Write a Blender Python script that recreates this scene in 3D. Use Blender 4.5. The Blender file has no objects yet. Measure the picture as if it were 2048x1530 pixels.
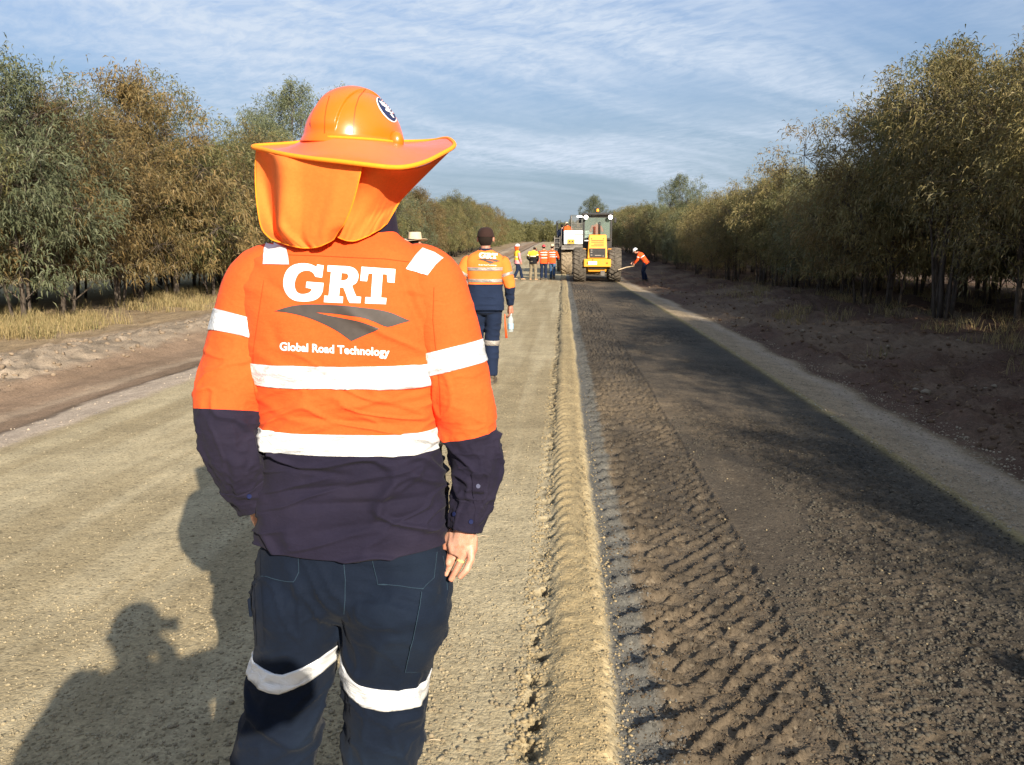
import bpy, bmesh, math, random
import numpy as np
from mathutils import Vector, Matrix, geometry
from mathutils.bvhtree import BVHTree
R = math.radians
S = bpy.context.scene
COL = S.collection
# ------------------------------------------------------------------ camera
FPX, PW, PH = 1720.0, 2048.0, 1530.0
PITCH, YAW, CAMH = R(9.28), R(3.36), 1.6
cd = bpy.data.cameras.new('camera'); cam = bpy.data.objects.new('camera', cd); COL.objects.link(cam)
cam.location = (0, 0, CAMH)
cam.rotation_euler = (R(90) - PITCH, 0, YAW)
cd.sensor_fit = 'HORIZONTAL'; cd.sensor_width = 36.0; cd.lens = 36.0 * FPX / PW
cd.clip_start = 0.05; cd.clip_end = 6000
S.camera = cam
# ------------------------------------------------------------------ sun, sky, exposure
SUN_EL, SUN_AZ = R(23.0), R(26.4)     # sun stands behind the camera, to its right
sun_dir = Vector((math.sin(SUN_AZ) * math.cos(SUN_EL), -math.cos(SUN_AZ) * math.cos(SUN_EL), math.sin(SUN_EL)))
sl = bpy.data.lights.new('sun', 'SUN'); sl.energy = 4.9; sl.angle = R(0.53); sl.color = (1.0, 0.90, 0.74)
so = bpy.data.objects.new('sun', sl); COL.objects.link(so)
so.rotation_euler = sun_dir.to_track_quat('Z', 'Y').to_euler(); so.location = (20, -40, 30)
S.view_settings.view_transform = 'Standard'; S.view_settings.look = 'None'
S.view_settings.exposure = 0.95; S.view_settings.gamma = 1.0; S.view_settings.use_curve_mapping = False
S.cycles.use_denoising = True
S.cycles.max_bounces = 6; S.cycles.transparent_max_bounces = 8
S.cycles.diffuse_bounces = 3; S.cycles.glossy_bounces = 2; S.cycles.transmission_bounces = 4
S.cycles.caustics_reflective = False; S.cycles.caustics_refractive = False
W = bpy.data.worlds.new('World'); S.world = W; W.use_nodes = True


class NT:
    """small wrapper for writing node trees"""
    def __init__(s, tree): s.t = tree; s.n = tree.nodes; s.l = tree.links
    def new(s, typ, **kw):
        nd = s.n.new(typ)
        for k, v in kw.items():
            if k.startswith('_'): nd.inputs[k[1:].replace('_', ' ')].default_value = v
            else: setattr(nd, k, v)
        return nd
    def lk(s, a, b): s.l.new(a, b)
    def setin(s, sock, v):
        if isinstance(v, bpy.types.NodeSocket): s.lk(v, sock)
        else: sock.default_value = v
    def math(s, op, a, b=0.0, c=None, clamp=False):
        nd = s.new('ShaderNodeMath', operation=op, use_clamp=clamp)
        s.setin(nd.inputs[0], a); s.setin(nd.inputs[1], b)
        if c is not None: s.setin(nd.inputs[2], c)
        return nd.outputs[0]
    def mix(s, f, a, b, mode='MIX'):
        nd = s.new('ShaderNodeMix', data_type='RGBA', blend_type=mode)
        s.setin(nd.inputs[0], f); s.setin(nd.inputs[6], a); s.setin(nd.inputs[7], b)
        return nd.outputs[2]
    def noise(s, vec, scale, detail=4.0, rough=0.5, dist=0.0):
        nd = s.new('ShaderNodeTexNoise')
        nd.inputs['Scale'].default_value = scale; nd.inputs['Detail'].default_value = detail
        nd.inputs['Roughness'].default_value = rough; nd.inputs['Distortion'].default_value = dist
        if vec is not None: s.lk(vec, nd.inputs['Vector'])
        return nd.outputs['Fac']
    def mapping(s, vec, scale=(1, 1, 1), rot=(0, 0, 0), loc=(0, 0, 0)):
        nd = s.new('ShaderNodeMapping')
        nd.inputs['Scale'].default_value = scale; nd.inputs['Rotation'].default_value = rot
        nd.inputs['Location'].default_value = loc
        s.lk(vec, nd.inputs['Vector']); return nd.outputs['Vector']
    def ramp(s, f, stops):
        nd = s.new('ShaderNodeMapRange', clamp=True)
        s.setin(nd.inputs[0], f); nd.inputs[1].default_value = stops[0]; nd.inputs[2].default_value = stops[1]
        nd.inputs[3].default_value = stops[2]; nd.inputs[4].default_value = stops[3]
        nd.interpolation_type = 'SMOOTHSTEP'
        return nd.outputs[0]


w = NT(W.node_tree)
for nd in list(w.n): w.n.remove(nd)
sky = w.new('ShaderNodeTexSky', sky_type='NISHITA'); sky.sun_disc = False
sky.sun_elevation = SUN_EL; sky.sun_rotation = math.pi - SUN_AZ; sky.altitude = 100
sky.air_density = 1.0; sky.dust_density = 1.2; sky.ozone_density = 2.0
tc = w.new('ShaderNodeTexCoord')
sep = w.new('ShaderNodeSeparateXYZ'); w.lk(tc.outputs['Generated'], sep.inputs[0])
zc = w.math('MAXIMUM', sep.outputs[2], 0.0)
den = w.math('ADD', zc, 0.10)
comb = w.new('ShaderNodeCombineXYZ')
w.lk(w.math('DIVIDE', sep.outputs[0], den), comb.inputs[0]); w.lk(w.math('DIVIDE', sep.outputs[1], den), comb.inputs[1])
P = comb.outputs[0]
warp = w.new('ShaderNodeTexNoise'); warp.inputs['Scale'].default_value = 0.9; warp.inputs['Detail'].default_value = 2
w.lk(P, warp.inputs['Vector'])
vm = w.new('ShaderNodeVectorMath', operation='MULTIPLY_ADD')
w.lk(warp.outputs['Color'], vm.inputs[0]); vm.inputs[1].default_value = (.5, .5, 0); w.lk(P, vm.inputs[2])
PWv = vm.outputs[0]
def dirmap(ang, sc, loc=(0, 0, 0)):
    """turn first, then stretch: clouds drawn out along a compass direction"""
    return w.mapping(w.mapping(PWv, (1, 1, 1), (0, 0, R(ang))), sc, (0, 0, 0), loc)
band = w.noise(dirmap(-42, (0.30, 1.35, 1), (3.1, .4, 0)), 1.0, 4, 0.5)
rip = w.noise(dirmap(-50, (8.0, 4.2, 1)), 1.0, 3, 0.6, .5)
fine = w.noise(dirmap(-46, (20.0, 12.0, 1)), 1.0, 3, 0.65, .4)
bandm = w.ramp(band, (0.34, 0.60, 0.0, 1.0))
r1 = w.ramp(rip, (0.30, 0.70, 0.0, 1.0)); r2 = w.ramp(fine, (0.34, 0.66, 0.0, 1.0))
cells = w.math('ADD', w.math('MULTIPLY', r1, 0.5), w.math('MULTIPLY', r2, 0.5))
streak = w.noise(dirmap(-38, (0.35, 3.4, 1), (1.3, 2.2, 0)), 1.0, 4, 0.5)
streakm = w.ramp(streak, (0.36, 0.66, 0.0, 1.0))
cl = w.math('ADD', w.math('MULTIPLY', bandm, w.math('ADD', w.math('MULTIPLY', cells, 0.42), 0.30)), w.math('MULTIPLY', streakm, 0.28), clamp=True)
patch = w.ramp(w.noise(dirmap(-30, (0.55, 0.9, 1), (7.7, 1.2, 0)), 1.0, 3, 0.5), (0.34, 0.60, 0.40, 1.12))
cl = w.math('MULTIPLY', w.math('ADD', cl, w.math('MULTIPLY', cells, 0.13), clamp=True), patch, clamp=True)
fade = w.ramp(zc, (0.01, 0.10, 0.15, 1.0))
cl = w.math('MULTIPLY', cl, fade)
bg = w.new('ShaderNodeBackground'); bg.inputs['Strength'].default_value = 0.086
SKYMUL, CLOUDC = (0.64, 0.74, 0.90, 1), (4.0, 4.6, 5.45, 1)
skyc = w.mix(1.0, sky.outputs[0], SKYMUL, 'MULTIPLY')
hz = w.ramp(zc, (0.0, 0.40, 0.85, 0.0))
skyc = w.mix(hz, skyc, (1.75, 2.28, 2.85, 1))
w.lk(w.mix(cl, skyc, CLOUDC), bg.inputs['Color'])
wo = w.new('ShaderNodeOutputWorld'); w.lk(bg.outputs[0], wo.inputs['Surface'])


# ------------------------------------------------------------------ pixel helpers (photo pixel + depth -> world point)
def ray(px, py):
    dx, dy, dz = (px - PW / 2) / FPX, 1.0, -(py - PH / 2) / FPX
    c, s = math.cos(PITCH), math.sin(PITCH)
    dy, dz = dy * c + dz * s, -dy * s + dz * c
    c, s = math.cos(YAW), math.sin(YAW)
    return Vector((dx * c - dy * s, dx * s + dy * c, dz))
def at(px, py, Y):
    d = ray(px, py); return Vector((0, 0, CAMH)) + d * (Y / d.y)


# ------------------------------------------------------------------ numpy noise
def _h(ix, iy, iz, seed):
    n = (ix * 374761393 + iy * 668265263 + iz * 2147483647 + seed * 974711) & 0xffffffff
    n = ((n ^ (n >> 13)) * 1274126177) & 0xffffffff
    n = n ^ (n >> 16)
    return (n & 0xffff) / 65535.0
def vnoise(x, y, z=None, seed=0):
    x = np.asarray(x, float); y = np.asarray(y, float)
    z = np.zeros_like(x) if z is None else np.asarray(z, float)
    ix, iy, iz = np.floor(x).astype(np.int64), np.floor(y).astype(np.int64), np.floor(z).astype(np.int64)
    fx, fy, fz = x - ix, y - iy, z - iz
    fx = fx * fx * (3 - 2 * fx); fy = fy * fy * (3 - 2 * fy); fz = fz * fz * (3 - 2 * fz)
    r = 0
    for a in (0, 1):
        for b in (0, 1):
            for c in (0, 1):
                wgt = (fx if a else 1 - fx) * (fy if b else 1 - fy) * (fz if c else 1 - fz)
                r = r + wgt * _h(ix + a, iy + b, iz + c, seed)
    return r * 2 - 1
def n2(x, y, seed=0):
    ix, iy = np.floor(x).astype(np.int64), np.floor(y).astype(np.int64)
    fx, fy = x - ix, y - iy
    fx = fx * fx * (3 - 2 * fx); fy = fy * fy * (3 - 2 * fy)
    a = _h(ix, iy, 0, seed); b = _h(ix + 1, iy, 0, seed); c = _h(ix, iy + 1, 0, seed); d = _h(ix + 1, iy + 1, 0, seed)
    return ((a * (1 - fx) + b * fx) * (1 - fy) + (c * (1 - fx) + d * fx) * fy) * 2 - 1
def fbm2(x, y, o=4, seed=0):
    r, a = 0, 0.5
    for i in range(o):
        r = r + a * n2(x * 2 ** i + 17.3 * i, y * 2 ** i - 9.1 * i, seed + i); a *= .55
    return r
def sst(a, b, x):
    t = np.clip((x - a) / (b - a), 0, 1); return t * t * (3 - 2 * t)


# ------------------------------------------------------------------ mesh helpers
def tag(o, label=None, cat=None, group=None, kind=None):
    if label: o['label'] = label
    if cat: o['category'] = cat
    if group: o['group'] = group
    if kind: o['kind'] = kind
    return o
def mk(name, V, F, mat, parent=None, smooth=True, midx=None):
    me = bpy.data.meshes.new(name)
    V = np.asarray(V, dtype=np.float32)
    if isinstance(F, np.ndarray):
        k = F.shape[1]; nf = F.shape[0]
        me.vertices.add(len(V)); me.vertices.foreach_set('co', V.ravel())
        me.loops.add(nf * k); me.loops.foreach_set('vertex_index', F.astype(np.int32).ravel())
        me.polygons.add(nf)
        me.polygons.foreach_set('loop_start', np.arange(0, nf * k, k, dtype=np.int32))
        me.update(calc_edges=True)
    else:
        me.from_pydata([tuple(map(float, v)) for v in V], [], F); me.update()
    me.validate(verbose=False)
    for m in (mat if isinstance(mat, (list, tuple)) else [mat]): me.materials.append(m)
    if midx is not None: me.polygons.foreach_set('material_index', np.asarray(midx, dtype=np.int32))
    if smooth: me.shade_smooth()
    o = bpy.data.objects.new(name, me); COL.objects.link(o)
    if parent: o.parent = parent
    return o
def empty(name, loc=(0, 0, 0), rz=0.0, label=None, cat=None, group=None):
    o = bpy.data.objects.new(name, None); COL.objects.link(o); o.empty_display_size = .2
    o.location = loc; o.rotation_euler = (0, 0, rz)
    return tag(o, label, cat, group)
def mod(o, typ, **kw):
    m = o.modifiers.new(typ.lower(), typ)
    for k, v in kw.items(): setattr(m, k, v)
    return m
def bake(o):
    dg = bpy.context.evaluated_depsgraph_get(); dg.update()
    me = bpy.data.meshes.new_from_object(o.evaluated_get(dg))
    o.modifiers.clear(); o.data = me; return o

class MB:
    """collects solids into one mesh"""
    def __init__(s): s.V = []; s.F = []; s.M = []; s.m = 0
    def add(s, V, F):
        b = len(s.V); s.V += [tuple(v) for v in V]; s.F += [tuple(i + b for i in f) for f in F]; s.M += [s.m] * len(F); return s
    def box(s, c, sz, rot=None):
        x, y, z = sz[0] / 2, sz[1] / 2, sz[2] / 2
        V = [Vector((i * x, j * y, k * z)) for i in (-1, 1) for j in (-1, 1) for k in (-1, 1)]
        if rot is not None: V = [rot @ v for v in V]
        V = [v + Vector(c) for v in V]
        return s.add(V, [(0, 1, 3, 2), (4, 6, 7, 5), (0, 4, 5, 1), (2, 3, 7, 6), (0, 2, 6, 4), (1, 5, 7, 3)])
    def tube(s, pts, rad, n=10, cap=True):
        V, F = tube_vf(pts, rad, n, cap); return s.add(V, F)
    def prism(s, poly, axis, a, b):
        """extrude a 2D polygon along an axis between a and b"""
        def P3(u, v, t):
            return {'x': (t, u, v), 'y': (u, t, v), 'z': (u, v, t)}[axis]
        n = len(poly)
        V = [P3(u, v, a) for u, v in poly] + [P3(u, v, b) for u, v in poly]
        F = [tuple(range(n))[::-1], tuple(range(n, 2 * n))] + [(i, (i + 1) % n, n + (i + 1) % n, n + i) for i in range(n)]
        return s.add(V, F)
    def ell(s, c, r, rot=None, n=14, m=9):
        V = [Vector((0, 0, 1))]
        for i in range(1, m):
            t = math.pi * i / m
            for j in range(n):
                a = 2 * math.pi * j / n
                V.append(Vector((math.sin(t) * math.cos(a), math.sin(t) * math.sin(a), math.cos(t))))
        V.append(Vector((0, 0, -1)))
        V = [Vector((v.x * r[0], v.y * r[1], v.z * r[2])) for v in V]
        if rot is not None: V = [rot @ v for v in V]
        V = [v + Vector(c) for v in V]
        F = [(0, 1 + j, 1 + (j + 1) % n) for j in range(n)]
        for i in range(m - 2):
            F += [(1 + i * n + j, 1 + (i + 1) * n + j, 1 + (i + 1) * n + (j + 1) % n, 1 + i * n + (j + 1) % n) for j in range(n)]
        L = len(V) - 1; b = 1 + (m - 2) * n
        F += [(b + j, L, b + (j + 1) % n) for j in range(n)]
        return s.add(V, F)
    def build(s, name, mat, parent=None, bevel=0, smooth=False, label=None):
        o = mk(name, s.V, s.F, mat, parent, smooth, s.M if isinstance(mat, (list, tuple)) else None)
        bm = bmesh.new(); bm.from_mesh(o.data); bmesh.ops.recalc_face_normals(bm, faces=bm.faces); bm.to_mesh(o.data); bm.free()
        if bevel: mod(o, 'BEVEL', width=bevel, segments=2, limit_method='ANGLE')
        if label: o['label'] = label
        return o

def frame(t):
    t = t.normalized(); ref = Vector((0, 1, 0)) if abs(t.y) < .9 else Vector((0, 0, 1))
    u = ref.cross(t).normalized(); v = t.cross(u).normalized()
    return u, v
def tube_vf(pts, rad, n=10, cap=True):
    pts = [Vector(p) for p in pts]
    if not isinstance(rad, (list, tuple)): rad = [rad] * len(pts)
    V, F = [], []
    u = None
    for i, p in enumerate(pts):
        t = (pts[min(i + 1, len(pts) - 1)] - pts[max(i - 1, 0)]).normalized()
        if u is None: u, v = frame(t)
        else:
            u = (u - t * u.dot(t)).normalized(); v = t.cross(u)
        r = rad[i]; ra, rb = (r if isinstance(r, (tuple, list)) else (r, r))
        for j in range(n):
            a = 2 * math.pi * j / n
            V.append(p + u * (math.cos(a) * ra) + v * (math.sin(a) * rb))
    for i in range(len(pts) - 1):
        for j in range(n):
            F.append((i * n + j, i * n + (j + 1) % n, (i + 1) * n + (j + 1) % n, (i + 1) * n + j))
    if cap:
        F.append(tuple(range(n))[::-1]); F.append(tuple(range((len(pts) - 1) * n, len(pts) * n)))
    return V, F
def smoothpts(pts, k=6):
    """Catmull-Rom through points (arrays of any width)"""
    P_ = np.array([list(p) for p in pts], float); n = len(P_); out = []
    for i in range(n - 1):
        p0, p1, p2, p3 = P_[max(i - 1, 0)], P_[i], P_[i + 1], P_[min(i + 2, n - 1)]
        for j in range(k):
            t = j / k
            out.append(.5 * ((2 * p1) + (-p0 + p2) * t + (2 * p0 - 5 * p1 + 4 * p2 - p3) * t * t + (-p0 + 3 * p1 - 3 * p2 + p3) * t ** 3))
    out.append(P_[-1]); return np.array(out)
def resample(P_, n):
    d = np.r_[0, np.cumsum(np.linalg.norm(np.diff(P_[:, :3], axis=0), axis=1))]
    t = np.linspace(0, d[-1], n)
    return np.stack([np.interp(t, d, P_[:, k]) for k in range(P_.shape[1])], 1)

def loft(keys, rows, N, right=None, expo=2.0, straight=False):
    """keys: (x,y,z,rx,ry[,expo]) ; returns rings array (rows,N,3), angle 0 = right side, 90deg = front"""
    K = smoothpts([list(k) + ([expo] if len(k) == 5 else []) for k in keys], 8)
    K = resample(K, rows)
    C = K[:, :3]; T = np.gradient(C, axis=0)
    T /= np.linalg.norm(T, axis=1)[:, None] + 1e-9
    rt = np.array([1., 0, 0] if right is None else list(right))
    th = np.linspace(0, 2 * np.pi, N, endpoint=False)
    out = np.zeros((rows, N, 3))
    for i in range(rows):
        t = np.array([0, 0, 1.]) * (1 if T[i, 2] > 0 else -1) if straight else T[i]
        u = rt - t * rt.dot(t); u /= np.linalg.norm(u) + 1e-9
        v = np.cross(t, u) * (1 if t[2] > 0 else -1)
        e = 2.0 / K[i, 5]
        c, s = np.cos(th), np.sin(th)
        cu = np.sign(c) * np.abs(c) ** e * K[i, 3]; sv = np.sign(s) * np.abs(s) ** e * K[i, 4]
        out[i] = C[i] + cu[:, None] * u + sv[:, None] * v
    return out
def gridfaces(Rr, N, closed=True, base=0):
    i = np.arange(Rr - 1)[:, None]; j = np.arange(N if closed else N - 1)[None, :]
    a = i * N + j; b = i * N + (j + 1) % N; c = (i + 1) * N + (j + 1) % N; d = (i + 1) * N + j
    return np.stack([a, b, c, d], -1).reshape(-1, 4) + base
def gnormals(G):
    du = np.roll(G, -1, 1) - np.roll(G, 1, 1); dv = np.gradient(G, axis=0)
    n = np.cross(du, dv); n /= np.linalg.norm(n, axis=2)[..., None] + 1e-9
    c = G.mean(1, keepdims=True)
    if ((G - c) * n).sum() < 0: n = -n
    return n
def lip(G, d=.012):
    """fold the open ends inwards so cloth shows a real edge"""
    c0, c1 = G[:1].mean(1, keepdims=True), G[-1:].mean(1, keepdims=True)
    return np.concatenate([c0 + (G[1:2] - c0) * .93, c0 + (G[:1] - c0) * .955, G, c1 + (G[-1:] - c1) * .955, c1 + (G[-2:-1] - c1) * .93])
def remeshed(name, mb, mat, parent, voxel, smooth=6):
    o = mb.build(name, mat, parent, smooth=True)
    mod(o, 'REMESH', mode='VOXEL', voxel_size=voxel, use_smooth_shade=True)
    mod(o, 'SMOOTH', factor=.5, iterations=smooth)
    return bake(o)


# ------------------------------------------------------------------ materials
def nmat(name):
    m = bpy.data.materials.new(name); m.use_nodes = True
    t = NT(m.node_tree); b = t.n['Principled BSDF']; return m, t, b
def obj_co(t, which='Object'):
    return t.new('ShaderNodeTexCoord').outputs[which]
def bump(t, b, h, strength=.3, dist=.01):
    bp = t.new('ShaderNodeBump'); bp.inputs['Strength'].default_value = strength; bp.inputs['Distance'].default_value = dist
    t.lk(h, bp.inputs['Height']); t.lk(bp.outputs[0], b.inputs['Normal']); return bp
def plain(name, col, rough=.6, metal=0, var=.12, scale=8, bumps=0.0, spec=.5, coat=0):
    m, t, b = nmat(name); co = obj_co(t)
    n = t.noise(co, scale, 5, .6)
    f = t.ramp(n, (.3, .7, 1 - var, 1 + var))
    c = t.mix(1.0, (*col, 1), (1, 1, 1, 1), 'MULTIPLY')
    vm = t.new('ShaderNodeVectorMath', operation='SCALE'); t.lk(c, vm.inputs[0]); t.lk(f, vm.inputs['Scale'])
    t.lk(vm.outputs[0], b.inputs['Base Color'])
    b.inputs['Roughness'].default_value = rough; b.inputs['Metallic'].default_value = metal
    b.inputs['Specular IOR Level'].default_value = spec; b.inputs['Coat Weight'].default_value = coat
    if bumps: bump(t, b, t.noise(co, scale * 6, 4, .6), bumps, .01)
    return m
def cloth(name, col, rough=.85, weave=900, trans=0.0, var=.10, wr=.25, fade=None, sheen=.03):
    m, t, b = nmat(name); co = obj_co(t)
    n = t.noise(co, 6, 5, .6); nf = t.noise(co, 160, 3, .7)
    f = t.math('MULTIPLY', t.ramp(n, (.3, .7, 1 - var, 1 + var)), t.ramp(nf, (.2, .8, .93, 1.07)))
    vm = t.new('ShaderNodeVectorMath', operation='SCALE'); vm.inputs[0].default_value = col; t.lk(f, vm.inputs['Scale'])
    cc = vm.outputs[0]
    if fade: cc = t.mix(t.ramp(t.noise(co, 3.2, 4, .6), (.42, .72, 0, .7)), cc, (*fade, 1))
    t.lk(cc, b.inputs['Base Color'])
    b.inputs['Roughness'].default_value = rough; b.inputs['Specular IOR Level'].default_value = .12
    b.inputs['Sheen Weight'].default_value = sheen; b.inputs['Sheen Roughness'].default_value = .5
    h = t.math('ADD', t.math('MULTIPLY', t.noise(t.mapping(co, (1, 1, 2.2)), 22, 4, .6), wr * 4), t.math('MULTIPLY', t.noise(co, weave, 1, .5), .12))
    bump(t, b, h, .5, .006)
    if trans:
        tr = t.new('ShaderNodeBsdfTranslucent'); t.lk(cc, tr.inputs['Color'])
        mx = t.new('ShaderNodeMixShader'); mx.inputs[0].default_value = trans
        t.lk(b.outputs[0], mx.inputs[1]); t.lk(tr.outputs[0], mx.inputs[2])
        t.lk(mx.outputs[0], t.n['Material Output'].inputs['Surface'])
    return m
M = {}
M['orange'] = cloth('hi_vis_orange_cloth', (.88, .100, .020), var=.06)
M['orange2'] = cloth('washed_orange_cloth', (.95, .20, .035), var=.08)
M['flap'] = cloth('neck_flap_cloth', (1.0, .240, .045), trans=.24, var=.04, wr=.12)
M['flaptrim'] = cloth('yellow_orange_binding', (1.0, .30, .02), var=.03, wr=.02)
M['yellowcloth'] = cloth('hi_vis_yellow_cloth', (.95, .60, .05))
M['navy'] = cloth('navy_drill_cloth', (.014, .0118, .025), fade=(.027, .022, .039))
M['navy2'] = cloth('dark_blue_drill_cloth', (.012, .020, .046))
M['trouser'] = cloth('navy_trouser_cloth', (.0050, .0090, .0195), fade=(.0105, .018, .033))
M['stitch'] = cloth('grey_blue_stitching', (.022, .04, .06))
M['seam'] = cloth('orange_seam', (.55, .06, .012))
M['blackcloth'] = cloth('black_cloth', (.012, .012, .014))
M['brownfelt'] = cloth('dark_brown_felt', (.035, .018, .015))
M['khaki'] = cloth('khaki_cloth', (.22, .18, .12))
M['jeans'] = cloth('blue_denim', (.05, .10, .20), fade=(.11, .19, .30))
M['pinkcloth'] = cloth('pink_cloth', (.75, .28, .30))
M['bluecloth'] = cloth('light_blue_cloth', (.25, .30, .62))
M['straw'] = cloth('cream_hat_felt', (.62, .48, .33), var=.15)
M['grey'] = plain('grey_paint', (.25, .25, .25), .6)
M['print'] = plain('white_print', (.86, .86, .86), .6, var=.03, scale=60)
M['printdark'] = plain('brown_grey_print', (.052, .040, .034), .65, var=.14, scale=40)
def tape_mat(name='reflective_tape', col=(.84, .84, .84)):
    m, t, b = nmat(name); co = obj_co(t)
    n = t.noise(t.mapping(co, (14, 14, 30)), 1.0, 5, .6, 1.0)
    c = t.mix(t.ramp(n, (.34, .56, 0, 1)), (col[0] * .58, col[1] * .59, col[2] * .61, 1), (*col, 1))
    t.lk(c, b.inputs['Base Color']); b.inputs['Roughness'].default_value = .38
    b.inputs['Metallic'].default_value = .15
    v = t.new('ShaderNodeTexVoronoi'); v.inputs['Scale'].default_value = 420; t.lk(co, v.inputs['Vector'])
    h = t.math('ADD', t.math('MULTIPLY', n, 3.0), t.math('MULTIPLY', v.outputs[0], .05))
    bump(t, b, h, .5, .006); return m
M['tape'] = tape_mat()
M['tapegrey'] = tape_mat('worn_grey_reflective_tape', (.36, .32, .28))
def skinmat(name, col):
    m, t, b = nmat(name); co = obj_co(t)
    c = t.mix(t.ramp(t.noise(co, 30, 4, .6), (.35, .65, 0, 1)), (*col, 1), (col[0] * .8, col[1] * .62, col[2] * .55, 1))
    t.lk(c, b.inputs['Base Color']); b.inputs['Roughness'].default_value = .5
    b.inputs['Subsurface Weight'].default_value = .15; b.inputs['Subsurface Radius'].default_value = (.01, .004, .002)
    b.inputs['Subsurface Scale'].default_value = .6
    bump(t, b, t.noise(co, 260, 3, .6), .12, .002); return m
M['skin'] = skinmat('skin', (.62, .34, .24)); M['skintan'] = skinmat('tanned_skin', (.42, .21, .14))
M['hair'] = cloth('dark_hair', (.018, .012, .009))
M['lips'] = plain('lips', (.40, .14, .11), .5); M['eye'] = plain('eye_white', (.7, .7, .68), .2, var=.02)
def gloss(name, col, rough=.28, coat=.4, dirt=.0, dcol=(.25, .19, .12)):
    m, t, b = nmat(name); co = obj_co(t)
    d = t.ramp(t.noise(co, 5, 6, .65), (.42, .75, 0, dirt))
    geo = t.new('ShaderNodeNewGeometry')
    c = t.mix(d, (*col, 1), (*dcol, 1)); t.lk(c, b.inputs['Base Color'])
    t.lk(t.math('ADD', t.ramp(t.noise(co, 18, 5, .7), (.3, .7, rough * .85, rough * 1.25)), t.math('MULTIPLY', d, .4)), b.inputs['Roughness'])
    b.inputs['Coat Weight'].default_value = coat; b.inputs['Coat Roughness'].default_value = .15
    bump(t, b, t.noise(co, 40, 3, .5), .03, .004); return m
M['helmet'] = gloss('orange_plastic', (.95, .145, .004), .30, .25, .06, (.8, .25, .1))
M['brim'] = gloss('orange_brim_plastic', (.95, .15, .035), .33, .2, .06, (.8, .3, .2))
M['whitehelmet'] = gloss('white_plastic', (.82, .82, .82), .3)
M['redhelmet'] = gloss('red_plastic', (.5, .03, .04), .4)
M['navyprint'] = plain('navy_print', (.012, .018, .07), .4, var=.05)
M['yellow'] = gloss('yellow_machine_paint', (.84, .345, .022), .38, .2, .30)
M['whitepaint'] = gloss('white_machine_paint', (.80, .79, .76), .4, .2, .22)
M['blackpaint'] = gloss('black_machine_paint', (.02, .02, .02), .45, .1, .5, (.08, .06, .045))
M['greymetal'] = plain('dusty_grey_metal', (.16, .14, .12), .6, .3, .3, 6, .3)
M['rubber'] = plain('dusty_tyre_rubber', (.10, .082, .062), .9, 0, .35, 7, .4)
M['rubbertan'] = plain('mud_caked_tyre_rubber', (.24, .185, .12), .9, 0, .35, 7, .5)
M['grille'] = plain('dark_grille', (.012, .012, .013), .5)
M['boot'] = plain('dusty_boot_leather', (.10, .075, .05), .75, 0, .3, 20, .3)
M['bootpale'] = plain('tan_suede_boot', (.42, .27, .15), .85, 0, .2, 20, .2)
M['wood'] = plain('pale_wood', (.55, .42, .27), .7, 0, .15, 12)
M['orangepaint'] = plain('orange_stake_paint', (.85, .14, .02), .6)
M['redlens'] = plain('red_lens', (.4, .02, .01), .3)
def glassmat(name, tint, alpha=.35):
    m, t, b = nmat(name)
    b.inputs['Base Color'].default_value = (*tint, 1); b.inputs['Roughness'].default_value = .05
    tr = t.new('ShaderNodeBsdfTransparent'); tr.inputs[0].default_value = (*[.5 + .5 * c for c in tint], 1)
    mx = t.new('ShaderNodeMixShader'); mx.inputs[0].default_value = alpha
    t.lk(tr.outputs[0], mx.inputs[1]); t.lk(b.outputs[0], mx.inputs[2]); t.lk(mx.outputs[0], t.n['Material Output'].inputs['Surface'])
    return m
M['glass'] = glassmat('green_tinted_glass', (.50, .60, .54), .17)
M['paleglass'] = glassmat('dusty_clear_glass', (.55, .55, .52), .09)
M['bottle'] = glassmat('clear_plastic_bottle', (.75, .82, .85), .30)
M['bottlelabel'] = plain('blue_bottle_label', (.35, .55, .72), .4)
def lampmat(name, col, e):
    m, t, b = nmat(name); b.inputs['Base Color'].default_value = (*col, 1)
    b.inputs['Emission Color'].default_value = (*col, 1); b.inputs['Emission Strength'].default_value = e; return m
M['lamp'] = lampmat('lit_work_lamp_lens', (1, .95, .88), 2.2); M['beacon'] = lampmat('amber_beacon_lens', (1, .25, .02), 1.3)
# ================================================================== GROUND
EDGE_L, EDGE_R = -4.42, 2.52
def base_z(y):
    y = np.asarray(y, float)
    k = np.interp(y, [-60, 10, 22, 34, 43, 52, 70, 100, 160, 220, 300, 6000], [0, 0, -.06, -.20, -.27, -.26, -.10, .35, 1.25, 1.75, 1.9, 1.9])
    return k
def gz(x, y):
    """height without fine relief, for standing things on"""
    x = np.asarray(x, float); y = np.asarray(y, float)
    h = base_z(y)
    xw = x + .18 * fbm2(y * .22, x * 0, 3, 5)
    hl = np.interp(-xw, [4.42, 4.8, 5.5, 6.2, 6.75, 7.15, 7.6, 8.4, 9.5, 12, 40], [0, -.05, -.17, -.16, .0, .09, .03, .02, .08, .16, .25])
    hr = np.interp(xw, [2.52, 3.3, 3.5, 3.75, 4.3, 5.0, 6.0, 7.0, 10, 40], [0, -.05, -.05, .02, -.12, -.07, .08, .16, .2, .25])
    farf = 1.0
    return h + np.where(x < EDGE_L, hl, 0) * farf + np.where(x > EDGE_R, hr, 0) * farf
def ridge(t, w_):           # thin raised line at every integer of t
    d = np.abs(t - np.round(t)); return np.clip(1 - d / w_, 0, 1)
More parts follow.
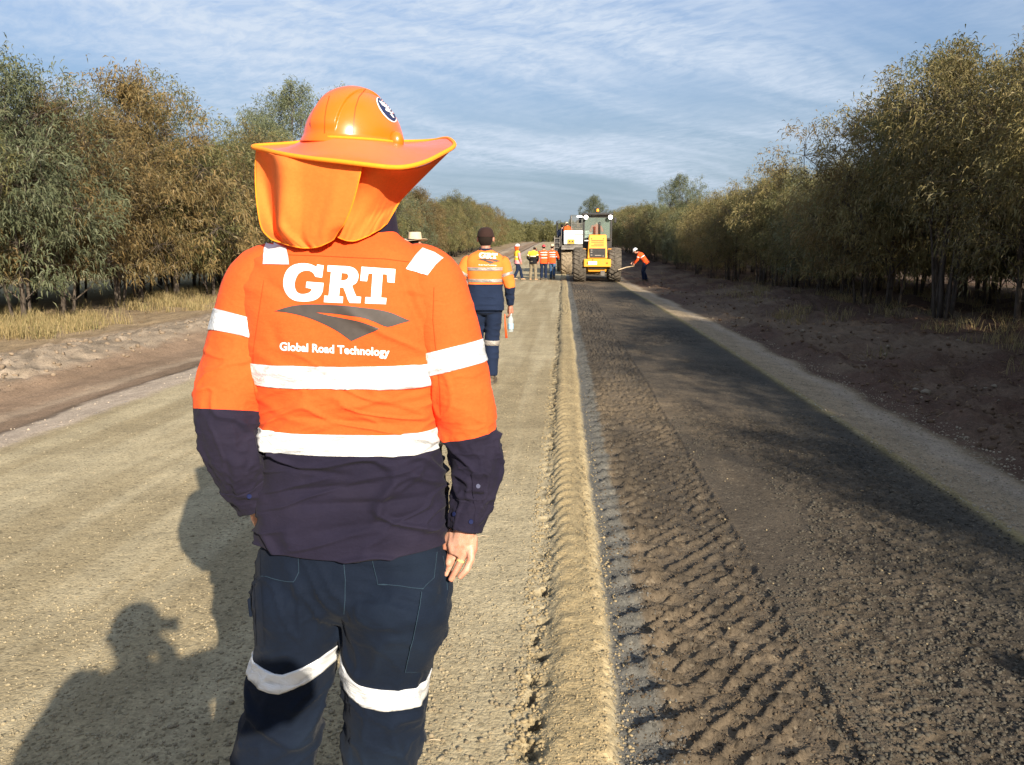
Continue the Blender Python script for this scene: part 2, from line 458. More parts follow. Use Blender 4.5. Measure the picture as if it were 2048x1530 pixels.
def fullz(x, y):
    """height and albedo of the ground, all laid out in metres on the road"""
    h = gz(x, y)
    n1 = fbm2(x * 2.2, y * .9, 4, 11); n2_ = fbm2(x * 14, y * 14, 3, 21); n3 = fbm2(x * 45, y * 45, 2, 31)
    nst = fbm2(x * 5.5, y * .22, 4, 41)
    road = (x >= EDGE_L) & (x <= EDGE_R)
    C = np.zeros(x.shape + (3,))
    tan = np.array([.365, .295, .178]); tan2 = np.array([.285, .225, .130]); tan3 = np.array([.42, .35, .222])
    t = sst(-.4, .45, nst + .35 * fbm2(x * .8, y * .5, 4, 43))[..., None]
    C[:] = tan2 * (1 - t) + tan3 * t
    C = C * .7 + tan * .3
    # ---- left lane: nearly flat, faint ruts
    hr_ = .005 * n1 + .003 * n2_ + .0022 * n3
    # ---- loose ridge in the middle
    wob = .035 * fbm2(y * .5, y * 0, 3, 3) + .012 * fbm2(y * 3.1, y * 0, 3, 4)
    xl = -.095 + wob; xr = .185 + .8 * wob
    sc = .5 + .5 * np.sin(2 * np.pi * y / .155 + 1.6 * fbm2(y * .7, y * 0, 2, 8))    # notches left by tyre lugs
    nb = fbm2(x * 20, y * 20, 3, 51)
    up = sst(xl - .015 + .010 * nb, xl + .110 + .02 * nb, x); dn = 1 - sst(xr - .055 + .03 * nb, xr + .03 + .04 * nb, x)
    bm_ = up * dn
    wav = .0065 * np.sin(2 * np.pi * (y + 2.2 * (x - .05) ** 2 / .1) / .17) * sst(1.5, 6, y)
    hr_ = hr_ + bm_ * (.034 + wav + .004 * n2_)
    # cut on the left of the ridge where the lugs bit in
    nd = fbm2(x * 16, y * 11, 3, 52)
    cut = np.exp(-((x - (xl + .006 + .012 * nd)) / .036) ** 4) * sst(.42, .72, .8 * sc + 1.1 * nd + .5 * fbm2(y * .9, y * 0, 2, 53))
    hr_ = hr_ - .030 * cut * (1 + 1.5 * nb)
    ridgec = np.array([.350, .268, .145]) * (1 + .10 * n2_[..., None])
    C = C * (1 - bm_[..., None]) + ridgec * bm_[..., None]
    C = C * (1 - .68 * cut[..., None])  # shade inside the notches is painted into the ground colour
    # ---- right lane: worked dark soil
    rl = sst(xr - .01, xr + .03, x + .012 * nb) * (1 - sst(EDGE_R - .04, EDGE_R + .02, x + .02 * n2_))
    dark = np.array([.080, .064, .047]); dk2 = np.array([.148, .112, .074]); dk3 = np.array([.052, .050, .043])
    a = sst(-.35, .45, fbm2(x * 1.3, y * .35, 4, 61) + .45 * fbm2(x * 7, y * 2.2, 3, 62))[..., None]
    Dk = dark * (1 - a) + dk2 * a
    e = sst(1.55, 2.35, x + .12 * n1)[..., None]; Dk = Dk * (1 - e * .75) + dk3 * e * .75
    blue = (1 - sst(.33 + .35 * wob, .38 + .5 * wob, x + .05 * nb))[..., None]
    Dk = Dk * (1 - blue) + np.array([.118, .112, .098]) * blue
    gr = sst(.95, 1.25, x) * (1 - sst(2.2, 2.5, x)) * sst(.0, .35, fbm2(x * 1.1, y * .55, 3, 71) + .55 * (1 - sst(3.2, 5.5, y)))
    chunk = np.clip(fbm2(x * 30, y * 30, 3, 73), -.4, 1)
    hr2 = -.012 + .004 * n1 + gr * (.016 * chunk) + .0035 * n3 + .0022 * n2_
    hr2 = hr2 + .03 * blue[..., 0] * 0
    Dk = Dk * (1 + gr[..., None] * (.55 * chunk[..., None] - .22))
    # tyre lug imprints: two passes crossing
    xx = x + .05 * fbm2(y * .4, y * 0, 2, 81) - .02
    tr = sst(.20, .26, xx) * (1 - sst(.93, .96, xx))
    wx = .018 * fbm2(x * 5, y * 5, 2, 83) + .006 * fbm2(x * 25, y * 25, 2, 84)
    u1 = (xx * .81 - y * .59 + wx * 1.0) / .092
    u2 = (xx * .60 + y * .80 + wx * 1.0) / .128
    u3 = (y * .95 - xx * .30 + wx * 1.4) / .205
    brk = sst(-.30, .10, fbm2(x * 8, y * 8, 3, 85)); brk2 = sst(-.28, .06, fbm2(x * 7 + 40, y * 7, 3, 86))
    lat = np.maximum(ridge(u1, .17) * brk, ridge(u2, .17) * brk2 * 1.05) * tr * sst(.30, .42, xx + .05 * nb)
    tooth = ridge(u3, .24) * (1 - sst(.40, .52, xx + .06 * nb)) * tr
    near = 1 - sst(30, 60, y)
    hr2 = hr2 + (lat * .025 + tooth * .036) * near * (1 + .7 * nb) - .013 * tr * near + .007 * np.exp(-((xx - .955) / .014) ** 2) * brk * near * (1 - sst(6, 12, y))
    hr2 = hr2 + .005 * tr * near * np.clip(fbm2(x * 18, y * 18, 3, 87), -.3, .6)
    Dk = Dk * (1 - .30 * np.clip(lat + tooth, 0, 1) * near)[..., None]  # shadow lines of the lug prints, deepened in the soil colour
    # second, fainter wheel track on the far side of the lane
    xx2 = x - 1.0
    tr2 = sst(.62, .66, xx2) * (1 - sst(1.25, 1.3, xx2))
    lat2 = np.maximum(ridge((y * .9 + xx2 * .42 + wx) / .17, .12) * brk2, ridge((y * .9 - xx2 * .5 + wx) / .17, .1) * brk) * tr2
    hr2 = hr2 + lat2 * .010 * near
    # fine corduroy from another machine, up the lane
    cor = (sst(.30, .5, x) * (1 - sst(1.0, 1.2, x))) * sst(4.5, 9, y)
    hr2 = hr2 + .009 * cor * near * np.sin(2 * np.pi * (y + .5 * np.abs(x - .75)) / .30) * brk
    hr_ = hr_ * (1 - rl) + hr2 * rl
    C = C * (1 - rl[..., None]) + Dk * rl[..., None]
    # greenish-yellow lip along the right edge
    lip_ = np.exp(-((x - 2.56 - .03 * n1) / .07) ** 2)[..., None]
    C = C * (1 - .8 * lip_) + np.array([.22, .165, .055]) * .8 * lip_
    hr_ = hr_ + .012 * lip_[..., 0]
    # ---- shoulders and verges
    xn = x + .16 * n1 + .05 * n2_
    shr = sst(EDGE_R, EDGE_R + .06, x) * (1 - sst(3.12, 3.32, xn))
    pale = np.array([.30, .228, .146]) * (1 + .22 * n2_[..., None])
    pl = np.exp(-((xn - 3.05) / .12) ** 2)[..., None]
    C = C * (1 - shr[..., None]) + (pale * (1 - pl * .5) + np.array([.36, .30, .24]) * pl * .5) * shr[..., None]
    vr = sst(3.12, 3.32, xn)[..., None]
    br = np.array([.090, .052, .035]); br2 = np.array([.150, .104, .068])
    a = sst(-.25, .45, fbm2(x * .9, y * .45, 4, 91))[..., None]
    C = C * (1 - vr) + (br * (1 - a) + br2 * a) * (1 + .3 * n2_[..., None]) * vr
    rough_r = .06 * n1 + .125 * np.clip(fbm2(x * 4, y * 3, 5, 95), -.2, 1) + .022 * n2_ + .03 * fbm2(x * 7, y * .8, 3, 96)
    hr_ = hr_ + rough_r * sst(3.3, 3.8, x)
    # left
    xm = -(x + .10 * n1 + .04 * n2_)
    sh = sst(4.30, 4.45, xm); pinkish = np.array([.42, .335, .255]); ditch = np.array([.25, .17, .112]); ditch2 = np.array([.185, .127, .083])
    C = C * (1 - sh[..., None]) + pinkish * (1 + .2 * n2_[..., None]) * sh[..., None]
    d1 = sst(4.85, 5.1, xm)[..., None]; dd = ditch * (1 - a) + ditch2 * a
    trk = np.exp(-((xm - 5.65) / .16) ** 2)[..., None]
    C = C * (1 - d1) + (dd * (1 - .5 * trk) + np.array([.40, .31, .22]) * .5 * trk) * d1
    c1 = (sst(6.5, 6.8, xm) * (1 - sst(7.7, 8.2, xm)))[..., None]
    C = C * (1 - c1) + np.array([.275, .215, .155]) * (1 + .75 * fbm2(x * 6, y * 6, 3, 98)[..., None]) * c1
    g1 = sst(7.7, 8.3, xm)[..., None]
    C = C * (1 - g1) + np.array([.26, .19, .115]) * (1 + .5 * n2_[..., None]) * g1
    f1 = sst(11, 15, xm)[..., None]; C = C * (1 - .75 * f1) + np.array([.42, .34, .17]) * .75 * f1
    cl_ = np.clip(fbm2(x * 5.5, y * 4.5, 5, 97), -.1, 1)
    hr_ = hr_ + sst(6.4, 6.8, xm) * (1 - sst(7.6, 8.2, xm)) * (.11 * cl_ + .03 * n2_) + sst(4.5, 5, xm) * (.012 * n1 + .012 * n2_)
    hr_ = hr_ + sst(7.7, 8.4, xm) * (.04 * n1 + .02 * n2_)
    # darker wavering line along the ditch edge
    toe = np.exp(-((xm - 5.02 - .05 * n1) / .10) ** 2)[..., None]; C = C * (1 - .45 * toe)
    return h + hr_, np.clip(C, .005, .9)
def axis_y():
    ys = list(np.arange(-60, -6, 1.5)) + list(np.arange(-6, 1.9, .12))
    y = 1.95
    while y < 3500:
        ys.append(y); y += max(.0075, .00125 * y ** 1.6) if y < 100 else y * .04
    return np.array(ys)
def axis_x():
    r = []
    x = .0
    right = []
    x = EDGE_R
    while x > EDGE_L:
        right.append(x); x -= .0095 if x > -.35 else min(.03, .0095 + (-.35 - x) * .01)
    road = [EDGE_L] + right[::-1]
    lx = [EDGE_L]; s = .03
    while lx[-1] > -2500: s = .03 if lx[-1] > -9 else s * 1.09; lx.append(lx[-1] - s)
    rx = [EDGE_R]; s = .025
    while rx[-1] < 2500: s = .025 if rx[-1] < 7.5 else s * 1.09; rx.append(rx[-1] + s)
    return np.array(lx[::-1]), np.array(road), np.array(rx)

def ground_mat():
    m, t, b = nmat('soil_and_gravel'); co = obj_co(t)
    at_ = t.new('ShaderNodeAttribute', attribute_name='alb')
    s1 = t.noise(co, 90, 4, .75); s2 = t.noise(co, 24, 4, .7)
    vo = t.new('ShaderNodeTexVoronoi'); vo.inputs['Scale'].default_value = 75; vo.inputs['Randomness'].default_value = 1; t.lk(co, vo.inputs['Vector'])
    cs = t.new('ShaderNodeSeparateColor'); t.lk(vo.outputs['Color'], cs.inputs[0])
    vo2 = t.new('ShaderNodeTexVoronoi'); vo2.inputs['Scale'].default_value = 190; t.lk(co, vo2.inputs['Vector'])
    s3 = t.noise(co, 2.6, 5, .65)
    f = t.math('MULTIPLY', t.ramp(s1, (.25, .75, .80, 1.20)), t.ramp(s2, (.25, .75, .88, 1.12)))
    f = t.math('MULTIPLY', f, t.ramp(s3, (.3, .7, .86, 1.12)))
    f = t.math('MULTIPLY', f, t.ramp(cs.outputs[0], (0, 1, .90, 1.10)))
    pale = t.ramp(cs.outputs[1], (.955, .98, 0, .16)); drk = t.ramp(cs.outputs[2], (.90, .96, 1, .62))
    f = t.math('MULTIPLY', f, drk)
    vm = t.new('ShaderNodeVectorMath', operation='SCALE'); t.lk(at_.outputs['Color'], vm.inputs[0]); t.lk(f, vm.inputs['Scale'])
    c = t.mix(pale, vm.outputs[0], (.42, .36, .26, 1))
    t.lk(c, b.inputs['Base Color']); b.inputs['Roughness'].default_value = .95; b.inputs['Specular IOR Level'].default_value = .15
    h = t.math('ADD', t.math('MULTIPLY', vo.outputs['Distance'], -.9), t.math('MULTIPLY', s1, .9))
    h = t.math('ADD', h, t.math('MULTIPLY', vo2.outputs['Distance'], -.35)); h = t.math('ADD', h, t.math('MULTIPLY', s2, 1.1))
    bump(t, b, h, .45, .0075); return m
M['ground'] = ground_mat()

def sheet(name, xs, ys, skip_mid=None):
    X, Y = np.meshgrid(xs, ys)
    Z, C = fullz(X, Y)
    V = np.stack([X, Y, Z], -1).reshape(-1, 3); n = len(xs)
    i = np.arange(len(ys) - 1)[:, None]; j = np.arange(n - 1)[None, :]
    F = np.stack([i * n + j, i * n + j + 1, (i + 1) * n + j + 1, (i + 1) * n + j], -1)
    if skip_mid is not None: F = np.delete(F, skip_mid, axis=1)
    F = F.reshape(-1, 4)
    o = mk(name, V, F, M['ground'])
    a = o.data.attributes.new('alb', 'FLOAT_COLOR', 'POINT')
    a.data.foreach_set('color', np.concatenate([C.reshape(-1, 3), np.ones((len(V), 1))], 1).astype(np.float32).ravel())
    return tag(o, kind='structure')
YS = axis_y(); LX, RX_, RRX = axis_x()
sheet('road', RX_, YS)
sheet('ground', np.r_[LX, RRX], YS[::2] if len(YS) % 2 else np.r_[YS[::2], YS[-1]], skip_mid=len(LX) - 1)

# ------------------------------------------------------------------ loose stones and clods (uncountable)
rng = np.random.default_rng(7)
ICO_V = np.array([(0, 0, 1), (.894, 0, .447), (.276, .851, .447), (-.724, .526, .447), (-.724, -.526, .447), (.276, -.851, .447),
                  (.724, .526, -.447), (-.276, .851, -.447), (-.894, 0, -.447), (-.276, -.851, -.447), (.724, -.526, -.447), (0, 0, -1)])
ICO_F = np.array([(0, 1, 2), (0, 2, 3), (0, 3, 4), (0, 4, 5), (0, 5, 1), (1, 6, 2), (2, 7, 3), (3, 8, 4), (4, 9, 5), (5, 10, 1),
                  (6, 7, 2), (7, 8, 3), (8, 9, 4), (9, 10, 5), (10, 6, 1), (11, 7, 6), (11, 8, 7), (11, 9, 8), (11, 10, 9), (11, 6, 10)])
def rocks(name, x, y, s, cols, label):
    n = len(x); z, _ = fullz(x, y)
    V = ICO_V[None] * (1 + .75 * (rng.random((n, 12, 1)) - .5)) * (s[:, None, None] * (.6 + .7 * rng.random((n, 1, 3))))
    a = rng.random(n) * 6.28; c, s_ = np.cos(a)[:, None], np.sin(a)[:, None]
    V = np.stack([V[..., 0] * c - V[..., 1] * s_, V[..., 0] * s_ + V[..., 1] * c, V[..., 2] * .75], -1)
    V += np.stack([x, y, z + s * .18], -1)[:, None]
    F = (ICO_F[None] + (np.arange(n) * 12)[:, None, None]).reshape(-1, 3)
    o = mk(name, V.reshape(-1, 3), F, M['stone'], smooth=False)
    a = o.data.attributes.new('alb', 'FLOAT_COLOR', 'POINT')
    cc = np.concatenate([cols * (1 + .3 * (rng.random((n, 1)) - .5)), np.ones((n, 1))], 1)
    a.data.foreach_set('color', np.repeat(cc, 12, 0).astype(np.float32).ravel())
    return tag(o, label, name.replace('_', ' '), kind='stuff')
def stone_mat():
    m, t, b = nmat('stone'); co = obj_co(t)
    a = t.new('ShaderNodeAttribute', attribute_name='alb')
    vm = t.new('ShaderNodeVectorMath', operation='SCALE'); t.lk(a.outputs['Color'], vm.inputs[0]); t.lk(t.ramp(t.noise(co, 120, 3, .6), (.3, .7, .8, 1.2)), vm.inputs['Scale'])
    t.lk(vm.outputs[0], b.inputs['Base Color']); b.inputs['Roughness'].default_value = .95; b.inputs['Specular IOR Level'].default_value = .1
    return m
M['stone'] = stone_mat()
def scatter(n, x0, x1, y0, y1, p=1.8):
    u = rng.random(n); y = (y0 ** (1 - p) + u * (y1 ** (1 - p) - y0 ** (1 - p))) ** (1 / (1 - p))
    return x0 + rng.random(n) * (x1 - x0), y
xs_, ys_, ss_, cs_ = [], [], [], []
def addr(x, y, smin, smax, col, keep=None):
    s = smin + (smax - smin) * rng.random(len(x)) ** 3
    c = np.tile(col, (len(x), 1))
    if keep is not None: x, y, s, c = x[keep], y[keep], s[keep], c[keep]
    xs_.append(x); ys_.append(y); ss_.append(s); cs_.append(c)
x, y = scatter(26000, -2.6, -.08, 2.1, 14); k = fbm2(x * 1.2, y * 1.2, 3, 200) + .55 * rng.random(len(x)) > .22; addr(x, y, .0018, .0085, (.29, .24, .155), k)
x, y = scatter(6000, -4.4, -2.4, 3.5, 16); addr(x[::3], y[::3], .002, .008, (.30, .25, .17))
x, y = scatter(1500, .13, .26, 2.1, 12); addr(x, y, .002, .009, (.29, .225, .13))
x, y = scatter(3200, .19, .42, 2.1, 9); addr(x, y, .002, .007, (.125, .118, .105))
x, y = scatter(1800, -.16, -.05, 2.1, 12); addr(x, y, .003, .012, (.27, .21, .12))
x, y = scatter(3000, -.09, .15, 2.1, 12); addr(x, y, .002, .006, (.30, .23, .13))
x, y = scatter(26000, .9, 2.5, 2.1, 8); k = fbm2(x * 1.1, y * .55, 3, 71) + .55 * (1 - sst(3.2, 5.5, y)) + .3 * rng.random(len(x)) > .22; addr(x, y, .002, .011, (.072, .064, .051), k)
x, y = scatter(330, .25, 2.5, 2.1, 9); addr(x, y, .003, .008, (.26, .205, .125))
x, y = scatter(9000, .25, 1.0, 2.1, 9); addr(x, y, .002, .008, (.088, .066, .045))
x, y = scatter(4500, 2.5, 3.5, 4, 20); addr(x, y, .004, .014, (.34, .28, .20))
x, y = scatter(2600, -1.3, -.12, 2.1, 3.6); k = rng.random(len(x)) < np.clip((x + 1.5) / 1.0, .1, 1) * np.clip((3.7 - y) / 1.2, 0, 1); addr(x, y, .003, .0115, (.235, .19, .125), k)
rocks('loose_gravel', *[np.concatenate(a) for a in (xs_, ys_, ss_, cs_)], 'fine loose gravel strewn over both lanes of the road surface')
xs_, ys_, ss_, cs_ = [], [], [], []
x, y = scatter(900, -7.7, -6.5, 7, 45, 1.3); addr(x, y, .008, .050, (.225, .17, .12))
x, y = scatter(160, -5.0, -4.4, 6, 40, 1.3); addr(x, y, .006, .016, (.40, .33, .25))
x, y = scatter(2600, 3.4, 6.8, 5, 45, 1.3); addr(x, y, .006, .045, (.13, .085, .055))
x, y = scatter(120, 3.4, 6.6, 5, 45, 1.3); addr(x, y, .02, .06, (.26, .21, .15))
rocks('soil_clods', *[np.concatenate(a) for a in (xs_, ys_, ss_, cs_)], 'broken soil clods lying along both verges of the road')

# ------------------------------------------------------------------ dry grass and leaf litter
def grassmat(name, cols):
    m, t, b = nmat(name); g = t.new('ShaderNodeNewGeometry')
    r = t.new('ShaderNodeValToRGB'); t.lk(g.outputs['Random Per Island'], r.inputs[0])
    r.color_ramp.elements[0].color = (*cols[0], 1); r.color_ramp.elements[1].color = (*cols[-1], 1)
    for i, c in enumerate(cols[1:-1]):
        e = r.color_ramp.elements.new((i + 1) / (len(cols) - 1)); e.color = (*c, 1)
    t.lk(r.outputs[0], b.inputs['Base Color']); b.inputs['Roughness'].default_value = .8; b.inputs['Specular IOR Level'].default_value = .15
    tr = t.new('ShaderNodeBsdfTranslucent'); t.lk(r.outputs[0], tr.inputs['Color'])
    mx = t.new('ShaderNodeMixShader'); mx.inputs[0].default_value = .25
    t.lk(b.outputs[0], mx.inputs[1]); t.lk(tr.outputs[0], mx.inputs[2]); t.lk(mx.outputs[0], t.n['Material Output'].inputs['Surface'])
    return m
M['drygrass'] = grassmat('dry_grass', [(.34, .25, .11), (.42, .33, .17), (.25, .19, .09), (.20, .19, .08)])
M['litter'] = grassmat('leaf_litter', [(.16, .10, .06), (.30, .20, .10), (.10, .06, .04), (.38, .27, .15)])
def blades(name, x, y, hgt, wid, lean, mat, label, cat):
    n = len(x); z = gz(x, y) - .02; a = rng.random(n) * 6.28; b = rng.random(n) * 6.28
    L = hgt * (.5 + .8 * rng.random(n)); ln = lean * (.3 + rng.random(n))
    wx, wy = np.cos(a) * wid, np.sin(a) * wid
    p0 = np.stack([x, y, z], -1)
    mid = p0 + np.stack([np.cos(b) * ln * L * .35, np.sin(b) * ln * L * .35, L * .6], -1)
    tip = p0 + np.stack([np.cos(b) * ln * L, np.sin(b) * ln * L, L * (1.0 - .3 * ln)], -1)
    W_ = np.stack([wx, wy, 0 * wx], -1)
    V = np.stack([p0 - W_, p0 + W_, mid + W_ * .8, mid - W_ * .8, tip], 1).reshape(-1, 3)
    base = np.arange(n) * 5
    F4 = np.stack([base, base + 1, base + 2, base + 3], -1); F3 = np.stack([base + 3, base + 2, base + 4, base + 4], -1)
    F = [tuple(f) for f in F4.tolist()] + [tuple(f[:3]) for f in F3.tolist()]
    return tag(mk(name, V, F, mat, smooth=False), label, cat, kind='stuff')
def tufts(n, per, x0, x1, y0, y1, p, spread, dens=None):
    cx, cy = scatter(n, x0, x1, y0, y1, p)
    if dens is not None: k = dens(cx, cy); cx, cy = cx[k], cy[k]
    x = np.repeat(cx, per) + rng.normal(0, spread, len(cx) * per); y = np.repeat(cy, per) + rng.normal(0, spread, len(cy) * per)
    return x, y
x, y = tufts(1500, 26, -12.0, -8.6, 9, 60, 1.6, .10, lambda a, b: fbm2(a * .7, b * .5, 3, 300) > -.02 + .25 * (a > -9.2))
blades('dry_grass', x, y, .26, .0045, .5, M['drygrass'], 'dry yellow grass growing beneath the trees on the left', 'grass')
x, y = tufts(900, 22, 4.8, 12, 8, 50, 1.5, .10, lambda a, b: fbm2(a * .9, b * .6, 3, 310) > .1 - .3 * (a > 6.8))
blades('dry_grass', x, y, .24, .004, .7, M['drygrass'], 'sparse dry grass tufts on the shaded bank under the right trees', 'grass')
n = 11000; x, y = scatter(n, 3.6, 9, 5, 45, 1.4)
blades('leaf_litter', x, y, .05, .006, 3.2, M['litter'], 'fallen leaves and twigs scattered over the dark right bank', 'leaf litter')
n = 2400; x, y = scatter(n, -10.5, -7.6, 9, 45, 1.4)
blades('leaf_litter', x, y, .05, .006, 3.2, M['litter'], 'fallen leaves scattered over the left verge below the trees', 'leaf litter')

# ================================================================== TREES
def leafmat(name, cols, trans=.38):
    m, t, b = nmat(name); g = t.new('ShaderNodeNewGeometry'); oi = t.new('ShaderNodeObjectInfo')
    r = t.new('ShaderNodeValToRGB'); t.lk(g.outputs['Random Per Island'], r.inputs[0])
    r.color_ramp.elements[0].color = (*cols[0], 1); r.color_ramp.elements[1].color = (*cols[-1], 1)
    for i, c in enumerate(cols[1:-1]):
        e = r.color_ramp.elements.new((i + 1) / (len(cols) - 1)); e.color = (*c, 1)
    vm = t.new('ShaderNodeVectorMath', operation='SCALE'); t.lk(r.outputs[0], vm.inputs[0])
    n = t.noise(obj_co(t), 1.1, 2, .5)
    t.lk(t.math('MULTIPLY', t.ramp(oi.outputs['Random'], (0, 1, .82, 1.18)), t.ramp(n, (.3, .7, .8, 1.2))), vm.inputs['Scale'])
    c = vm.outputs[0]
    t.lk(c, b.inputs['Base Color']); b.inputs['Roughness'].default_value = .55; b.inputs['Specular IOR Level'].default_value = .35
    tr = t.new('ShaderNodeBsdfTranslucent'); t.lk(c, tr.inputs['Color'])
    mx = t.new('ShaderNodeMixShader'); mx.inputs[0].default_value = trans
    t.lk(b.outputs[0], mx.inputs[1]); t.lk(tr.outputs[0], mx.inputs[2]); t.lk(mx.outputs[0], t.n['Material Output'].inputs['Surface'])
    return m
LEAF = {'olive green': leafmat('olive_leaves', [(0.138, 0.132, 0.048), (0.186, 0.174, 0.066), (0.108, 0.114, 0.048), (0.246, 0.210, 0.090)]),
        'brownish': leafmat('brownish_leaves', [(0.198, 0.138, 0.054), (0.174, 0.138, 0.060), (0.258, 0.168, 0.066), (0.144, 0.126, 0.054)]),
        'grey green': leafmat('grey_green_leaves', [(0.144, 0.168, 0.090), (0.198, 0.210, 0.114), (0.114, 0.138, 0.072), (0.240, 0.234, 0.132)]),
        'yellowish green': leafmat('yellowish_leaves', [(0.216, 0.186, 0.066), (0.270, 0.216, 0.090), (0.174, 0.156, 0.060), (0.306, 0.228, 0.102)])}
def barkmat():
    m, t, b = nmat('grey_brown_bark'); co = obj_co(t)
    n = t.noise(t.mapping(co, (1, 1, .18)), 30, 5, .7)
    t.lk(t.mix(t.ramp(n, (.3, .7, 0, 1)), (.045, .034, .026, 1), (.135, .105, .080, 1)), b.inputs['Base Color'])
    b.inputs['Roughness'].default_value = .95; bump(t, b, n, .6, .02); return m
M['bark'] = barkmat()
def tree_mesh(seed, H, rad, base, nleaf, L=.135, Wd=.0115, stems=3, tall=False):
    """returns trunk mesh data and crown arrays: slender stems, branches to lobes, hanging sickle leaves"""
    r = np.random.default_rng(seed); rnd = random.Random(seed)
    mb = MB(); lobes = []
    nl = r.integers(15, 20)
    for i in range(nl):
        z = base + (H - base) * (i + .5) / nl
        t = (z - base) / (H - base)
        env = rad * (np.sin(np.pi * min(1, .22 + .68 * t)) ** .7) * (.60 + .60 * r.random())
        if t > .85: env *= .45
        a = i * 2.4 + r.random() * .8
        rr = env * (.45 + .55 * r.random()) * (0.4 if t > .85 else 1)
        lobes.append((rr * np.cos(a), rr * np.sin(a), z, (.40 + .34 * r.random()) * rad * (.55 if t > .8 else 1)))
    st = []
    for s in range(stems):
        a = r.random() * 6.28; d = .08 if s else 0
        bx, by = d * np.cos(a) * 2.2, d * np.sin(a) * 2.2
        top = H * (.80 if s == 0 else .66) * (.95 + .08 * r.random())
        pts = []
        lx, ly = r.normal(0, .07) + (.20 * np.cos(a) if s else 0), r.normal(0, .07) + (.20 * np.sin(a) if s else 0)
        for k in range(8):
            t = k / 7
            pts.append((bx + lx * top * t * .6 + .05 * np.sin(t * 7 + s) * t, by + ly * top * t * .6 + .05 * np.cos(t * 6 + s * 2) * t, -.15 + (top + .15) * t))
        r0 = (.060 if s == 0 else .038) * H / 5
        mb.tube(pts, [r0 * (1.15 if k == 0 else 1) * (1 - .82 * k / 7) for k in range(8)], 7)
        st.append(np.array(pts))
    tips = []
    for (x, y, z, rr) in lobes:
        s = st[rnd.randrange(len(st))]
        k = int(np.argmin(np.abs(s[:, 2] - (z - .55 * np.hypot(x, y) - .25))))
        p0 = s[k]; c = np.array([x, y, z]); mid = (p0 + c) / 2 + np.array([0, 0, -.08])
        mb.tube([p0, mid, c], [.018, .013, .007], 5, False)
        nt = int(20 * (rr / .6) ** 1.5) + 6
        for _ in range(nt):
            v = r.normal(size=3); v /= np.linalg.norm(v); q = c + v * rr * (.45 + .6 * r.random() ** .6) * np.array([1, 1, .85])
            if q[2] < base * .72: continue
            if r.random() < .4: mb.tube([c, (c + q) / 2 + r.normal(0, .04, 3), q], [.006, .0045, .003], 3, False)
            tips.append(q)
    # a few wisps sticking out of the top, and low side sprays
    for _ in range(7):
        a = r.random() * 6.28; q = np.array([rad * .35 * np.cos(a) * r.random(), rad * .35 * np.sin(a) * r.random(), H * (.93 + .07 * r.random())])
        mb.tube([st[0][-1], (st[0][-1] + q) / 2, q], [.01, .007, .003], 4, False); tips += [q, q + np.array([0, 0, -.16])]
    tips = np.array(tips); n = nleaf
    ti = r.integers(0, len(tips), n)
    off = r.normal(0, 1, (n, 3)); off *= (.085 * r.random((n, 1)) ** .5 + .03)
    p = tips[ti] + off * np.array([1, 1, 1.15])
    ctr = np.array([0, 0, (H + base) / 2])
    out = p - ctr; out /= np.linalg.norm(out, axis=1)[:, None] + 1e-6
    d = out * .5 + r.normal(0, .6, (n, 3)) + np.array([0, 0, -.12]); d /= np.linalg.norm(d, axis=1)[:, None]
    ll = L * (.6 + .7 * r.random(n))[:, None]
    w_ = np.cross(d, r.normal(size=(n, 3))); w_ /= np.linalg.norm(w_, axis=1)[:, None]
    ww = w_ * Wd * (.7 + .6 * r.random(n))[:, None]
    mid = p + d * ll * .5 + np.array([0, 0, .018]); tip = p + d * ll + np.array([0, 0, -.035])
    V = np.stack([p, mid + ww, tip, mid - ww], 1).reshape(-1, 3)
    F = np.arange(n * 4).reshape(-1, 4)
    return mb, V, F
TREES = {}
def proto(key, leaf, *a, **k):
    mb, V, F = tree_mesh(*a, **k)
    me = bpy.data.meshes.new('trunk'); me.from_pydata([tuple(map(float, v)) for v in mb.V], [], mb.F); me.materials.append(M['bark']); me.shade_smooth()
    cr = mk('crown', V, F, LEAF[leaf], smooth=False); cm = cr.data; bpy.data.objects.remove(cr)
    TREES[key] = (me, cm, leaf)
NL = 20000
proto(0, 'olive green', 101, 4.9, 1.75, 1.1, NL)
proto(1, 'brownish', 202, 4.7, 1.85, 1.0, NL)
proto(2, 'grey green', 303, 4.6, 1.70, .95, NL)
proto(3, 'yellowish green', 404, 4.8, 1.75, 1.1, NL)
proto(4, 'olive green', 505, 4.4, 1.6, .95, NL)
proto(5, 'brownish', 606, 4.5, 1.75, 1.05, NL)
proto(6, 'grey green', 707, 6.2, 1.9, 2.0, 34000, L=.13, stems=2)
proto(7, 'yellowish green', 808, 4.6, 1.30, 2.15, 13000, stems=5)
proto(9, 'olive green', 919, 4.9, 1.35, 2.3, 13000, stems=5)
ONES = 'first second third fourth fifth sixth seventh eighth ninth tenth eleventh twelfth thirteenth fourteenth fifteenth sixteenth seventeenth eighteenth nineteenth'.split()
TENS = {2: 'twent', 3: 'thirt', 4: 'fort', 5: 'fift', 6: 'sixt', 7: 'sevent'}
def ordinal(i):
    if i <= 19: return ONES[i - 1]
    a, b = divmod(i, 10)
    return TENS[a] + 'ieth' if b == 0 else TENS[a] + 'y-' + ONES[b - 1]
